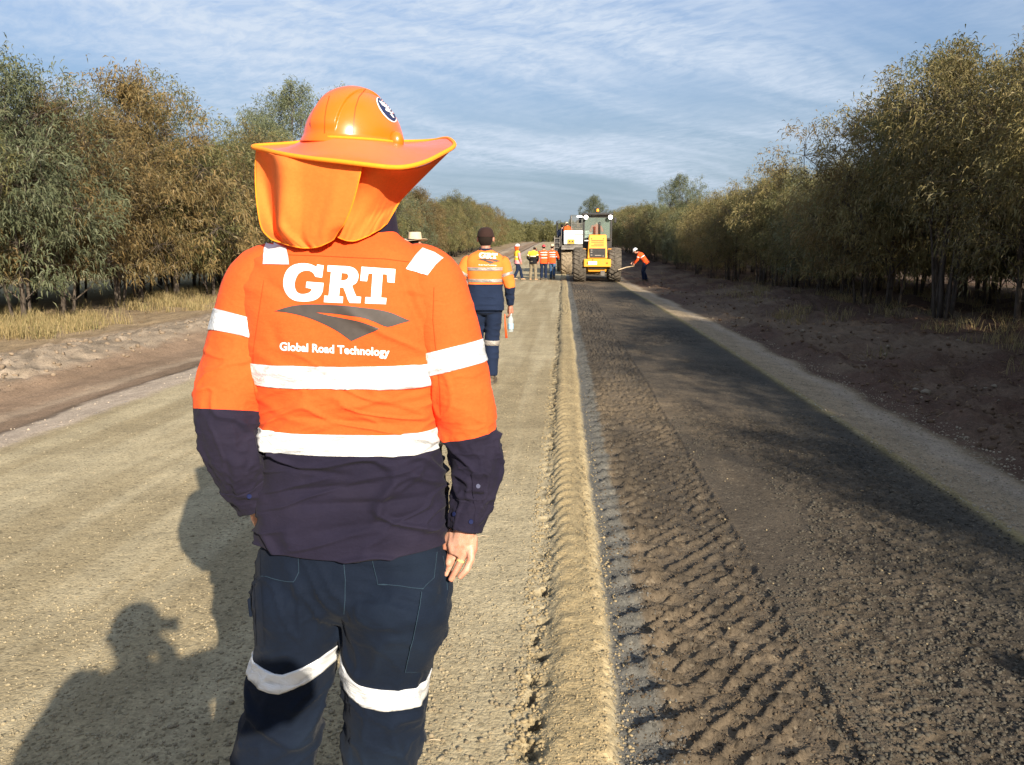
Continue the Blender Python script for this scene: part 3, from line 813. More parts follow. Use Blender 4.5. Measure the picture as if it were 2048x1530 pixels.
def tree(k, x, y, s=1.0, rz=None, label=None, group=None, name='acacia_tree', cat='tree', sz=None):
    tm, cm, leaf = TREES[k]
    r = random.Random(int(x * 977 + y * 131))
    rz = r.random() * 6.28 if rz is None else rz
    o = empty(name, (x, y, float(gz(x, y)) - .02), rz)
    o.scale = (s * r.uniform(.94, 1.08), s * r.uniform(.94, 1.08), (sz or s))
    tag(o, label.replace('COLOUR', leaf) if label else None, cat, group)
    for nm, me in (('trunk', tm), ('crown', cm)):
        c = bpy.data.objects.new(nm, me); COL.objects.link(c); c.parent = o
    return o
rr = random.Random(5)
# left front row (x about -10), heights follow the photograph's skyline
def lh(y): return float(np.interp(y, [9, 14, 16.5, 19, 23, 25, 28, 40, 70, 120], [.80, .90, .95, 1.10, 1.10, 1.02, .98, 1.0, 1.05, 1.1]))
y = 9.0; i = 0; order = [2, 1, 0, 2, 1, 5, 1, 0, 5, 0, 3, 4, 0, 1, 4, 2, 0, 3, 1, 4]
while y < 128:
    i += 1; k = order[(i - 1) % len(order)]
    tree(k, -10.6 + rr.uniform(-.45, .45), y, lh(y) * rr.uniform(.88, 1.10), label='COLOUR acacia in the front row left of the road, %s from the camera' % ordinal(i), group='acacias in the front row left of the road')
    y += rr.uniform(1.5, 2.5) * (1 if y < 40 else 1.35)
for row, (x0, st, ymax, f) in enumerate([(-12.9, 1.9, 110, 1.02), (-15.4, 2.2, 70, 1.08)]):
    y = 11.0 + row * 2
    while y < ymax:
        tree(rr.choice([0, 1, 5, 3, 4] if row == 0 else [4, 5, 4, 2]), x0 + rr.uniform(-.6, .6), y, f * .93 * rr.uniform(.88, 1.05), label='acacia deep behind the front row of trees left of the road', group='acacias behind the front row on the left')
        y += rr.uniform(.8, 1.2) * st * (1 if y < 45 else 1.3)
tree(6, -11.6, 37.5, 1.28, label='tall grey green tree rising above the left row behind the hard hat', sz=1.32)
tree(6, -12.2, 35.0, 1.0, label='shorter grey green tree beside the tall one behind the hard hat', sz=1.05)
# right front row: many thin stems, foliage higher up
def rx(y): return float(np.interp(y, [-20, 5, 13, 21.5, 24, 45, 130], [8.1, 7.9, 7.8, 7.7, 8.1, 7.4, 7.6]))
def rh(y): return float(np.interp(y, [-20, 8, 8.6, 13, 14.5, 16.5, 19.7, 21.8, 23.6, 27, 31, 36, 43, 60, 80, 120], [1.0, 1.0, .74, .78, .90, 1.05, 1.07, 1.02, .74, .72, .82, .88, .72, .80, .93, 1.0]))
y = -4.6; i = 0
while y < 128:
    if y < 10.2:
        y -= .45; tree(rr.choice([1, 0, 4, 3]), rx(y) + rr.uniform(-.5, .4), y, (1.13 if y < 6.5 else .93) * rr.uniform(.88, 1.08), label='acacia standing right of the road beside and behind the camera', group='acacias right of the road beside the camera')
    else:
        i += 1; k = [9, 3, 9, 7, 3, 7, 9, 3, 5, 7, 0, 3, 2, 4][i % 14]
        tree(k, rx(y) + rr.uniform(-.4, .5), y, rh(y) * rr.uniform(.90, 1.06), label='COLOUR acacia in the front row right of the road, %s from the camera' % ordinal(i), group='acacias in the front row right of the road')
    y += rr.uniform(1.25, 1.9) * (1 if y < 40 else 1.6)
for row, (x0, st, ymax, f) in enumerate([(10.0, 1.9, 100, 1.05), (12.4, 2.0, 75, 1.05), (14.8, 2.0, 60, 1.0)]):
    y = 10.0
    while y < ymax:
        tree(rr.choice([0, 9, 7, 3, 5] if row == 0 else [4, 5, 0, 4]), x0 + rr.uniform(-.6, .6), y, (f * rh(y) if y > 15 else .72) * rr.uniform(.90, 1.03), label='acacia deep behind the front row of trees right of the road', group='acacias behind the front row on the right')
        y += rr.uniform(.8, 1.2) * st * (1 if y < 45 else 1.3)
tree(6, 8.6, 66, .93, label='rounded grey green tree standing above the far right tree line', sz=1.02)
tree(6, 3.4, 96, 1.0, label='grey green tree showing above the cab of the yellow loader')
# far woodland closing the road: one mass
Vs, Fs, b0 = [], [], 0
src = [np.array([v.co[:] for v in TREES[k][1].vertices]).reshape(-1, 4, 3)[::6] for k in (0, 3)]
def add_far(x, y, s, wide=2.6):
    global b0
    V = src[rr.randrange(2)].copy() ; c = V.mean(1, keepdims=True); V = c + (V - c) * wide
    a = rr.random() * 6.28; ca, sa = math.cos(a), math.sin(a)
    V = np.stack([V[..., 0] * ca - V[..., 1] * sa, V[..., 0] * sa + V[..., 1] * ca, V[..., 2]], -1) * s
    V[..., 2] -= .8 * s
    V += np.array([x, y, float(gz(x, y))]); Vs.append(V.reshape(-1, 3))
for y in np.arange(128, 330, 3.2):
    for x0 in (-11, -14, 8.5, 11.5):
        add_far(x0 + rr.uniform(-1, 1) - (0 if y < 190 else (y - 190) * .10), y, rr.uniform(.9, 1.1) * (1.0 if x0 < 0 else .9))
for x in np.arange(-160, 160, 3.0):
    add_far(x, 225 + rr.uniform(-8, 8) + abs(x) * .1, rr.uniform(1.0, 1.3), 3.2)
for x in np.arange(-11, 9, 1.6):
    add_far(x, 205 + rr.uniform(-4, 4), rr.uniform(.8, 1.05), 3.0)
V = np.concatenate(Vs); tag(mk('distant_woodland', V, np.arange(len(V)).reshape(-1, 4), LEAF['olive green'], smooth=False), 'distant dark woodland closing the view at the end of the road', 'woodland', kind='stuff')
# ================================================================== PEOPLE
def wrinkle(G, amp, kx, kt, seed, mask=None, ridged=True):
    """displace a ring grid along its normals by cloth folds"""
    n = gnormals(G); rows, N = G.shape[:2]
    th = np.arange(N) / N * 2 * np.pi; tt = np.linspace(0, 1, rows)
    TH, TT = np.meshgrid(th, tt)
    cx, sx = np.cos(TH) * kx, np.sin(TH) * kx
    wv = vnoise(cx * .6, sx * .6, TT * kt * .45, seed + 9) * 1.1
    a = vnoise(cx + wv, sx, TT * kt + wv * .8, seed); b = vnoise(cx * 2.1 + wv, sx * 2.1, TT * kt * 2.1, seed + 5)
    f = (np.exp(-(a / .16) ** 2) * 1.2 - .45 + .5 * b) * .75 + (np.exp(-(b / .14) ** 2) - .3) * .35 if ridged else a * .7 + b * .3
    f = f * amp
    if mask is not None: f = f * mask(TT, TH)
    return G + n * f[..., None]
def closegrid(G, name, mat, parent, rowmat=None, lips=True):
    if lips: G = lip(G); 
    rows, N = G.shape[:2]
    F = gridfaces(rows, N)
    mi = None
    if rowmat is not None:
        r = np.repeat(np.arange(rows - 1), N); r = np.clip(r - (2 if lips else 0), 0, rows); mi = rowmat(r)
    return mk(name, G.reshape(-1, 3), F, mat, parent, midx=mi)
def join_grids(name, items, mats, parent):
    V, F, Mi, b = [], [], [], 0
    for G, rm in items:
        G = lip(G); rows, N = G.shape[:2]
        V.append(G.reshape(-1, 3)); F.append(gridfaces(rows, N, True, b)); b += rows * N
        r = np.clip(np.repeat(np.arange(rows - 1), N) - 2, 0, rows)
        Mi.append(rm(r) if callable(rm) else np.full(len(r), rm))
    return mk(name, np.concatenate(V), np.concatenate(F), mats, parent, midx=np.concatenate(Mi))
def band(G, r0, r1, off=.0025, j0=0, j1=None):
    """a strip of tape lying over rows r0..r1 of a sleeve or torso grid, with thickness"""
    n = gnormals(G)[r0:r1 + 1]; g = G[r0:r1 + 1]; N = g.shape[1]
    cols = np.arange(N + 1) % N if j1 is None else np.arange(j0, j1 + 1) % N
    g = g[:, cols]; n = n[:, cols]
    o = g + n * off; i0 = g + n * (off * .1)
    o = np.concatenate([i0[:1], o, i0[-1:]])
    return o
def open_grid(name, G, mat, parent, **k):
    return mk(name, G.reshape(-1, 3), gridfaces(G.shape[0], G.shape[1], False), mat, parent, **k)
def hand_solids(mb, wrist, d, palm, thumb, s=1.0, curl=.5, f=1.0):
    """palm, four fingers and a thumb; d = direction of the hand, palm = palm normal, thumb = side of the thumb"""
    d = Vector(d).normalized(); p = Vector(palm); p = (p - d * p.dot(d)).normalized(); t = Vector(thumb); t = (t - d * t.dot(d) - p * t.dot(p)).normalized()
    w = Vector(wrist)
    mb.tube([w - d * .03 * s, w + d * .02 * s, w + d * .055 * s, w + d * .092 * s], [(.024 * s, .018 * s), (.030 * s, .018 * s), (.038 * s, .016 * s), (.036 * s, .013 * s)], 12)
    # palm is wider along t: add two side pads
    mb.tube([w + d * .02 * s - t * .02 * s, w + d * .09 * s - t * .028 * s], [.015 * s, .012 * s], 8)
    mb.tube([w + d * .015 * s + t * .02 * s + p * .006 * s, w + d * .085 * s + t * .028 * s], [.017 * s, .012 * s], 8)
    L = [.076, .084, .078, .062]
    for i in range(4):
        k = w + d * .088 * s + t * (.030 - .020 * i) * s
        c = curl * (1 + .22 * i); pts = [k - d * .02 * s, k]; dd = d
        q = k
        for j in range(3):
            ang = c * (.35 + .42 * j)
            dd = (d * math.cos(ang) + p * math.sin(ang)).normalized() + t * (.06 - .04 * i)
            q = q + dd * L[i] * s * (.42, .33, .25)[j]; pts.append(q)
        mb.tube(pts, [r * s * f for r in (.0095, .0095, .0088, .0080, .0062)], 8)
    k = w + d * .018 * s + t * .026 * s
    mb.tube([k, k + d * .03 * s + t * .02 * s + p * .012 * s, k + d * .062 * s + t * .026 * s + p * .022 * s, k + d * .085 * s + t * .020 * s + p * .030 * s],
            [r * s * f for r in (.014, .0125, .0105, .0078)], 8)
def head_solids(mb, c, yaw=0, tilt=0, s=1.0):
    """skull, jaw, nose, brow, ears; face looks along +Y before turning"""
    Rm = Matrix.Rotation(yaw, 3, 'Z') @ Matrix.Rotation(tilt, 3, 'X'); c = Vector(c)
    P = lambda x, y, z: c + Rm @ Vector((x * s, y * s, z * s))
    mb.ell(P(0, -.006, .022), (.076 * s, .095 * s, .092 * s), Rm, 18, 12)
    mb.ell(P(0, .022, -.045), (.056 * s, .066 * s, .066 * s), Rm, 14, 10)
    mb.ell(P(0, .062, -.088), (.026 * s, .022 * s, .018 * s), Rm, 10, 7)
    mb.tube([P(0, .086, .022), P(0, .104, -.014), P(0, .100, -.026)], [.008 * s, .013 * s, .013 * s], 8)
    mb.ell(P(0, .080, .034), (.048 * s, .018 * s, .010 * s), Rm, 12, 7)
    mb.ell(P(0, .084, -.052), (.024 * s, .014 * s, .010 * s), Rm, 10, 6)
    for q in (-1, 1):
        mb.ell(P(q * .088, -.002, -.004), (.012 * s, .020 * s, .034 * s), Rm @ Matrix.Rotation(q * -.25, 3, 'Z'), 10, 8)
        mb.ell(P(q * .045, .058, -.014), (.022 * s, .022 * s, .020 * s), Rm, 8, 6)
    return Rm
def face_parts(root, c, Rm, s=1.0):
    c = Vector(c)
    for q in (-1, 1):
        m = MB(); m.ell(c + Rm @ Vector((q * .031 * s, .080 * s, .008 * s)), (.0125 * s,) * 3, None, 10, 8); m.build('eye', M['eye'], root, smooth=True)
    m = MB(); m.tube([c + Rm @ Vector((x * s, (.099 - abs(x) * .5) * s, -.056 * s)) for x in (-.022, 0, .022)], [.003 * s, .006 * s, .003 * s], 6); m.build('mouth', M['lips'], root, smooth=True)
def boot(mb, ank, fwd, s=1.0):
    a = Vector(ank); f = Vector(fwd).normalized(); gz_ = a.z - .085
    side = Vector((-f.y, f.x, 0))
    g = lambda u, z: Vector((a.x, a.y, gz_)) + f * u * s + Vector((0, 0, z * s))
    mb.tube([g(-.01, .19), g(-.01, .10), g(-.02, .05)], [(.050, .055), (.046, .052), (.044, .052)], 12)
    mb.tube([g(-.075, .035), g(-.03, .042), g(.06, .045), (g(.13, .036)), g(.185, .028), g(.20, .022)],
            [(.030, .034), (.041, .040), (.043, .042), (.048, .034), (.040, .026), (.022, .014)], 12)
def sole(mb, ank, fwd, s=1.0):
    a = Vector(ank); f = Vector(fwd).normalized(); z = a.z - .085
    side = Vector((-f.y, f.x, 0)); prof = [(-.10, .026), (-.06, .040), (.02, .037), (.10, .048), (.17, .042), (.205, .018)]
    L = [Vector((a.x, a.y, 0)) + f * u * s + side * w_ * s for u, w_ in prof] + [Vector((a.x, a.y, 0)) + f * u * s - side * w_ * s for u, w_ in prof[::-1]]
    mb.prism([(p.x, p.y) for p in L], 'z', z - .004, z + .024)

def project(polys, bvh, off, step, fn, name, mat, parent, T=None, origin=None):
    """lay flat artwork (loops in photo pixels) on a surface: real, thin, following the cloth.
    fn(px,py)->direction from origin; the pieces are cut on a grid so that they bend with it"""
    bm = bmesh.new()
    for loops in polys:
        tri = geometry.tessellate_polygon([[Vector((x, y, 0)) for x, y in lp] for lp in loops])
        flat = [p for lp in loops for p in lp]; vs = [bm.verts.new((x, y, 0)) for x, y in flat]
        for t in tri:
            try: bm.faces.new([vs[i] for i in t])
            except ValueError: pass
    xs = [v.co.x for v in bm.verts]; ys = [v.co.y for v in bm.verts]
    for ax, lo, hi in ((0, min(xs), max(xs)), (1, min(ys), max(ys))):
        q = lo + step
        while q < hi:
            co = (q, 0, 0) if ax == 0 else (0, q, 0); no = (1, 0, 0) if ax == 0 else (0, 1, 0)
            bmesh.ops.bisect_plane(bm, geom=bm.verts[:] + bm.edges[:] + bm.faces[:], plane_co=co, plane_no=no); q += step
    o0 = Vector(origin) if origin is not None else Vector((0, 0, CAMH)); dead = []
    for v in bm.verts:
        d = fn(v.co.x, v.co.y).normalized(); h = bvh.ray_cast(o0, d)
        if h[0] is None: dead.append(v); continue
        n = h[1] if h[1].dot(d) < 0 else -h[1]
        v.co = h[0] + n * off
    bmesh.ops.delete(bm, geom=dead, context='VERTS')
    me = bpy.data.meshes.new(name); bmesh.ops.recalc_face_normals(bm, faces=bm.faces); bm.to_mesh(me); bm.free()
    me.materials.append(mat); me.shade_smooth()
    o = bpy.data.objects.new(name, me); COL.objects.link(o); o.parent = parent
    return o
def bvh_of(*objs):
    V, F, b = [], [], 0
    for o in objs:
        V += [v.co.copy() for v in o.data.vertices]; F += [tuple(i + b for i in p.vertices) for p in o.data.polygons]; b = len(V)
    return BVHTree.FromPolygons(V, F)
def cr(pts, s=6.827, ox=540, oy=500): return [(ox + x / s, oy + y / s) for x, y in pts]
def smloop(pts, k=3):
    P_ = list(pts); n = len(P_); out = []
    for i in range(n):
        p0, p1, p2, p3 = [np.array(P_[(i + j) % n], float) for j in (-1, 0, 1, 2)]
        a, b = p1 - p0, p2 - p1; c_ = p3 - p2
        def ang(u, v): return abs(math.atan2(u[0] * v[1] - u[1] * v[0], u.dot(v)))
        if ang(a, b) > .75 or ang(b, c_) > .75: out.append(tuple(p1)); continue
        for j in range(k):
            t = j / k; q = .5 * ((2 * p1) + (-p0 + p2) * t + (2 * p0 - 5 * p1 + 4 * p2 - p3) * t * t + (-p0 + 3 * p1 - 3 * p2 + p3) * t ** 3); out.append(tuple(q))
    return out
G_ = cr(smloop([(735, 215), (712, 380), (622, 368), (600, 325), (560, 295), (505, 282), (430, 300), (375, 350), (345, 430), (340, 500), (365, 565), (410, 597), (460, 602), (520, 590), (560, 565), (575, 530), (492, 515), (502, 433), (735, 452), (722, 560), (690, 625), (630, 675), (540, 700), (440, 703), (340, 690), (260, 640), (205, 555), (185, 460), (200, 350), (250, 260), (330, 205), (430, 185), (520, 190), (590, 210), (635, 235), (648, 200)]))
R_ = cr(smloop([(790, 212), (960, 220), (1080, 228), (1160, 258), (1205, 325), (1203, 400), (1170, 460), (1120, 490), (1150, 570), (1180, 635), (1245, 640), (1235, 725), (1090, 722), (1065, 680), (1035, 590), (1005, 515), (955, 512), (945, 632), (1000, 638), (993, 725), (738, 712), (745, 622), (803, 628), (835, 300), (783, 295)]))
Rh = cr(smloop([(978, 316), (970, 420), (1025, 415), (1062, 392), (1075, 352), (1052, 322)]))
T_ = cr([(1252, 230), (1710, 262), (1698, 450), (1605, 442), (1598, 335), (1540, 330), (1515, 650), (1590, 655), (1582, 740), (1297, 728), (1305, 642), (1380, 645), (1402, 325), (1345, 322), (1325, 430), (1232, 422)])
SW = cr(smloop([(60, 836), (200, 790), (345, 758), (540, 742), (760, 745), (1000, 758), (1250, 785), (1480, 815), (1680, 865), (1915, 968), (1780, 1003), (1605, 1050), (1450, 992), (1290, 935), (1100, 900), (900, 872), (615, 848), (800, 892), (1000, 930), (1180, 965), (1300, 1002), (1500, 1078), (1350, 1140), (1112, 1245), (1000, 1163), (880, 1085), (720, 1005), (550, 935), (380, 885), (200, 850)]))
def text_polys(s, x0, x1, yb, slope, bold=.022, size=None):
    """words as flat outlines in pixel space, baseline from (x0,yb)"""
    cu = bpy.data.curves.new('txt', 'FONT'); cu.body = s; cu.size = 1; cu.offset = bold; cu.resolution_u = 3; cu.space_character = 1.02
    o = bpy.data.objects.new('txt', cu); COL.objects.link(o)
    me = bpy.data.meshes.new_from_object(o.evaluated_get(bpy.context.evaluated_depsgraph_get()))
    bpy.data.objects.remove(o)
    co = [v.co for v in me.vertices]; w_ = max(c.x for c in co) - min(c.x for c in co); mn = min(c.x for c in co); k = (x1 - x0) / w_
    ky = k if size is None else size
    pts = [(x0 + (c.x - mn) * k, yb - c.y * ky + slope * (c.x - mn) * k) for c in co]
    return [[[pts[i] for i in p.vertices]] for p in me.polygons]

# ------------------------------------------------------------------ the man in the orange hard hat
YM = 1.95
man = empty('person', (-.52, YM, float(gz(-.52, YM))), 0,
            'big man seen from behind in orange hard hat with neck flap and orange shirt', 'person')
man.location = (0, 0, 0)
def row(py, l, r, ry, e=2.4, Y=YM, dy=0):
    a, b = at(l, py, Y), at(r, py, Y); c = (a + b) / 2
    return (c.x, Y + dy, c.z, (b.x - a.x) / 2, ry, e)
torso_keys = [row(1072, 521, 900, .140, 2.5), row(1052, 521, 900, .140, 2.5), row(1040, 521, 899, .140, 2.5), row(1000, 524, 895, .136, 2.5), row(950, 527, 890, .132, 2.5),
              row(900, 528, 885, .130, 2.5), row(860, 524, 882, .130, 2.6), row(800, 513, 884, .133, 2.6), row(740, 504, 882, .137, 2.6),
              row(700, 499, 884, .139, 2.6), row(640, 494, 886, .138, 2.6), row(600, 490, 890, .133, 2.6), row(560, 487, 889, .124, 2.5), row(530, 495, 878, .113, 2.4),
              row(505, 515, 858, .100, 2.3), row(487, 548, 832, .088, 2.2), row(470, 590, 805, .075, 2.1), row(455, 628, 790, .064, 2.0)]
TR, TN = 330, 260
TG = loft(torso_keys, TR, TN, straight=True)
tz = TG[:, 0, 2]
def zrow(G, z): return int(np.argmin(np.abs(G[:, :, 2].mean(1) - z)))
n = gnormals(TG); X3, Z3 = TG[..., 0], TG[..., 2]; rr_ = np.linspace(0, 1, TR)[:, None] * np.ones((1, TN))
z_hem, z_top = tz[0], tz[-1]
low = 1 - sst(1.12, 1.20, Z3); mid_ = sst(1.08, 1.18, Z3) * (1 - sst(1.30, 1.4, Z3))
wq = vnoise(X3 * 5, Z3 * 7, TG[..., 1] * 5, 3)
def shp(v, w_=.16): return np.exp(-(v / w_) ** 2) * 1.15 - .40 + .45 * v
f1 = shp(vnoise(X3 * 5.5 + wq, Z3 * 19 + wq * 1.2 + X3 * 5, TG[..., 1] * 5, 11)); f2 = shp(vnoise(X3 * 11 + wq, Z3 * 36 - X3 * 11, TG[..., 1] * 8, 12))
f3 = vnoise(X3 * 6 + Z3 * 5, Z3 * 7, TG[..., 1] * 6, 13); f4 = shp(vnoise(X3 * 8 + Z3 * 16, Z3 * 5 - X3 * 3, TG[..., 1] * 4, 15))
dsp = low * (.0105 * f1 + .0050 * f2) + mid_ * (.0050 * f1 + .0026 * f2) + .0050 * f3 + .0042 * f4 * (1 - low)
def crease(p0, p1, wdt, dep):
    """fold running between two photo points on the back"""
    a, b = at(*p0, 1.83), at(*p1, 1.83); ax, az, bx, bz = a.x, a.z, b.x, b.z
    L2 = (bx - ax) ** 2 + (bz - az) ** 2; t = np.clip(((X3 - ax) * (bx - ax) + (Z3 - az) * (bz - az)) / L2, 0, 1)
    d = np.hypot(X3 - ax - t * (bx - ax), Z3 - az - t * (bz - az))
    return dep * np.exp(-(d / wdt) ** 2) * np.sin(np.pi * np.clip(t, .02, .98)) ** .5 * (TG[..., 1] < YM)
for c_ in (((790, 520), (860, 705), .012, -.009), ((815, 560), (868, 700), .010, .006), ((520, 560), (590, 600), .012, -.004), ((560, 985), (760, 965), .008, -.009), ((600, 1010), (850, 1000), .009, -.008),
           ((545, 930), (700, 950), .008, -.007), ((620, 1060), (860, 1030), .010, -.007), ((700, 930), (870, 905), .008, -.007), ((790, 990), (840, 950), .007, .006), ((560, 830), (800, 850), .007, -.005), ((620, 820), (870, 790), .008, .004), ((540, 640), (560, 700), .015, -.004)):
    dsp = dsp + crease(*c_)
TG = TG + n * dsp[..., None]
# shirt tail hangs lower at the middle of the back
tail = (1 - sst(z_hem, z_hem + .10, Z3))
TG[..., 2] -= tail * .014 * np.clip(-(TG[..., 1] - YM) / .14, 0, 1) * np.clip(1 - ((X3 + .505) / .22) ** 2, 0, 1)
def arm_keys(ks):
    out = []
    for px, py, Y, rp in ks:
        c = at(px, py, Y); e = at(px + rp, py, Y); r = (e - c).length
        out.append((c.x, c.y, c.z, r, r * 1.02, 2.0))
    return out
LA = arm_keys([(600, 540, 1.95, 30), (560, 545, 1.95, 62), (530, 570, 1.95, 74), (509, 615, 1.945, 72), (496, 660, 1.935, 70), (480, 720, 1.915, 68), (462, 780, 1.895, 68), (455, 820, 1.88, 64), (457, 862, 1.875, 61), (470, 905, 1.88, 55), (486, 950, 1.895, 48), (502, 985, 1.915, 41), (514, 1006, 1.925, 38)])
RA = arm_keys([(790, 540, 1.95, 30), (825, 545, 1.95, 62), (855, 572, 1.95, 74), (875, 620, 1.945, 72), (889, 660, 1.94, 70), (907, 730, 1.935, 68), (925, 800, 1.93, 65), (937, 850, 1.93, 60), (948, 905, 1.93, 55), (953, 955, 1.925, 49), (946, 1000, 1.92, 42), (934, 1040, 1.915, 36), (930, 1058, 1.912, 34)])
def sleeve(K, seed):
    AR, AN = 210, 96
    G = loft(K, AR, AN)
    def msk(T, TH): return .25 + .55 * sst(.30, .45, T) + .75 * sst(.58, .68, T) * (1 - sst(.88, .95, T))
    G = wrinkle(G, .0060, 1.1, 11, seed, msk)
    G = wrinkle(G, .0012, 2.0, 24, seed + 30, msk)
    return G
LG, RG = sleeve(LA, 5), sleeve(RA, 17)
def split_at(G, py, Y):
    z = at(0, py, Y); c = G.mean(1); d = np.abs(c[:, 2] - at(1000, py, Y).z); return int(np.argmin(d + (np.arange(len(d)) < 25) * 9))
lcut, rcut = split_at(LG, 826, 1.88), split_at(RG, 868, 1.93)
tcut = int(np.argmin(np.abs(TG[:, :, 2].mean(1) - at(700, 884, YM).z)))
shirt = join_grids('shirt', [(TG, lambda r: (r < tcut).astype(int)), (LG, lambda r: (r >= lcut).astype(int)), (RG, lambda r: (r >= rcut).astype(int))], [M['orange'], M['navy']], man)
# tapes
t1a, t1b = zrow(TG, at(700, 758, YM).z), zrow(TG, at(700, 716, YM).z)
t2a, t2b = zrow(TG, at(700, 886, YM).z), zrow(TG, at(700, 846, YM).z)
open_grid('reflective_tape', band(TG, t1a, t1b, .0028), M['tape'], man)
open_grid('reflective_tape', band(TG, t2a, t2b, .0028), M['tape'], man)
def armtape(G, pa, pb, Y, nm='reflective_tape', mat='tape', tilt=0):
    a, b = split_at(G, pa, Y), split_at(G, pb, Y)
    return open_grid(nm, band(G, min(a, b), max(a, b), .0026), M[mat], man)
armtape(LG, 640, 684, 1.93); armtape(RG, 694, 738, 1.935)
# cuffs
for G in (LG, RG):
    open_grid('cuff', band(G, 186, 209, .0022), M['navy'], man)
tb = bvh_of(shirt)
cray = lambda x, y: ray(x, y)
project([[G_], [R_, Rh], [T_]], tb, .0012, 7, cray, 'logo_lettering', M['print'], man)
project([[SW]], tb, .0012, 7, cray, 'logo_swoosh', M['printdark'], man)
project(text_polys('Global Road Technology', 560, 779, 700, .055, .030, 22.5), tb, .0013, 12, cray, 'company_name', M['print'], man)
project([[[(527, 529), (528, 500), (532, 488), (540, 484), (573, 497), (577, 512), (579, 530)]]], tb, .0028, 7, cray, 'shoulder_tape', M['tape'], man)
project([[[(812, 538), (826, 517), (845, 497), (868, 506), (886, 517), (871, 530), (855, 551)]]], tb, .0028, 7, cray, 'shoulder_tape', M['tape'], man)
def strip(pts, w_): # thin ribbon polygon along pixel polyline
    P_ = [np.array(p, float) for p in pts]; L, Rr2 = [], []
    for i, p in enumerate(P_):
        d = P_[min(i + 1, len(P_) - 1)] - P_[max(i - 1, 0)]; d /= np.linalg.norm(d); nn = np.array([-d[1], d[0]]) * w_ / 2
        L.append(tuple(p + nn)); Rr2.append(tuple(p - nn))
    return L + Rr2[::-1]
seams = [[(530, 505), (580, 510), (640, 512), (700, 515), (770, 518), (818, 524)], [(528, 560), (516, 640), (507, 700), (506, 760), (512, 800)], [(868, 575), (866, 640), (872, 700), (880, 780), (882, 840)]]
project([[strip(s_, 1.3)] for s_ in seams], tb, .0010, 9, cray, 'seam', M['seam'], man)
# cuff placket and buttons on the right sleeve
project([[[(944, 947), (952, 943), (965, 947), (967, 985), (958, 1030), (955, 1058), (948, 1062), (951, 1020), (945, 985)]]], tb, .0030, 6, cray, 'cuff_placket', M['navy'], man)
for bx, by in ((911, 1028), (942, 1042), (955, 972), (497, 992)):
    h = tb.ray_cast(Vector((0, 0, CAMH)), ray(bx, by).normalized())
    if h[0]:
        m_ = MB(); nn = h[1] if h[1].dot(ray(bx, by)) < 0 else -h[1]; m_.tube([h[0] + nn * .001, h[0] + nn * .0055], [.0058, .0052], 12); m_.build('button', M['navyprint'], man)
# collar
cc = at(722, 456, YM); Gc = []
for i in range(14):
    t = i / 13; a_ = np.linspace(0, 2 * np.pi, 60, endpoint=False); rx_ = .080 - .010 * t; ry_ = .078 - .012 * t
    zz = cc.z - .035 + .075 * t
    Gc.append(np.stack([cc.x + .004 + rx_ * np.cos(a_), YM + .012 + ry_ * np.sin(a_), zz - .012 * np.sin(a_) + 0 * a_], -1))
co_ = closegrid(np.array(Gc), 'collar', M['navy'], man); mod(co_, 'SOLIDIFY', thickness=.004, offset=0)
# trousers
tm = MB()
def leg(rows_):
    out = []
    for py, l, r, Y, k in rows_:
        a, b = at(l, py, Y), at(r, py, Y); out.append(((a.x + b.x) / 2, Y, a.z, (b.x - a.x) / 2, (b.x - a.x) / 2 * k, 2.15))
    return out
LL = leg([(1120, 540, 690, YM, 1.1), (1170, 514, 692, YM, 1.22), (1230, 513, 687, YM, 1.15), (1310, 512, 668, YM, 1.1), (1360, 500, 659, 1.95, 1.05), (1410, 491, 650, 1.95, 1.02), (1470, 474, 637, 1.95, 1.0), (1540, 458, 620, 1.95, .95), (1650, 444, 590, 1.95, .95), (1745, 440, 578, 1.95, 1.0)])
RL = leg([(1120, 690, 885, YM, 1.05), (1170, 689, 903, YM, 1.22), (1230, 686, 897, YM, 1.15), (1300, 687, 871, YM, 1.1), (1360, 689, 862, 1.95, 1.05), (1420, 690, 853, 1.95, 1.02), (1470, 689, 845, 1.95, 1.0), (1540, 685, 833, 1.95, .95), (1650, 684, 814, 1.95, .95), (1745, 686, 804, 1.95, 1.0)])
def addgrid(mb, G):
    rows, N = G.shape[:2]; F = [tuple(f) for f in gridfaces(rows, N).tolist()] + [tuple(range(N))[::-1], tuple(range((rows - 1) * N, rows * N))]
    mb.add(G.reshape(-1, 3).tolist(), F)
pel = loft([row(1030, 545, 880, .108, 2.3), row(1080, 530, 893, .118, 2.4), row(1110, 518, 902, .128, 2.4), row(1150, 513, 905, .134, 2.4), row(1195, 513, 903, .120, 2.3), row(1222, 570, 830, .08, 2.2)], 20, 40, straight=True)
addgrid(tm, pel); LLg, RLg = loft(LL, 90, 72), loft(RL, 90, 72); addgrid(tm, LLg); addgrid(tm, RLg)
trs = remeshed('trousers', tm, M['trouser'], man, .007, 5)
me = trs.data; nv = len(me.vertices); co = np.zeros(nv * 3, np.float32); me.vertices.foreach_get('co', co); co = co.reshape(-1, 3)
no = np.zeros(nv * 3, np.float32); me.vertices.foreach_get('normal', no); no = no.reshape(-1, 3)
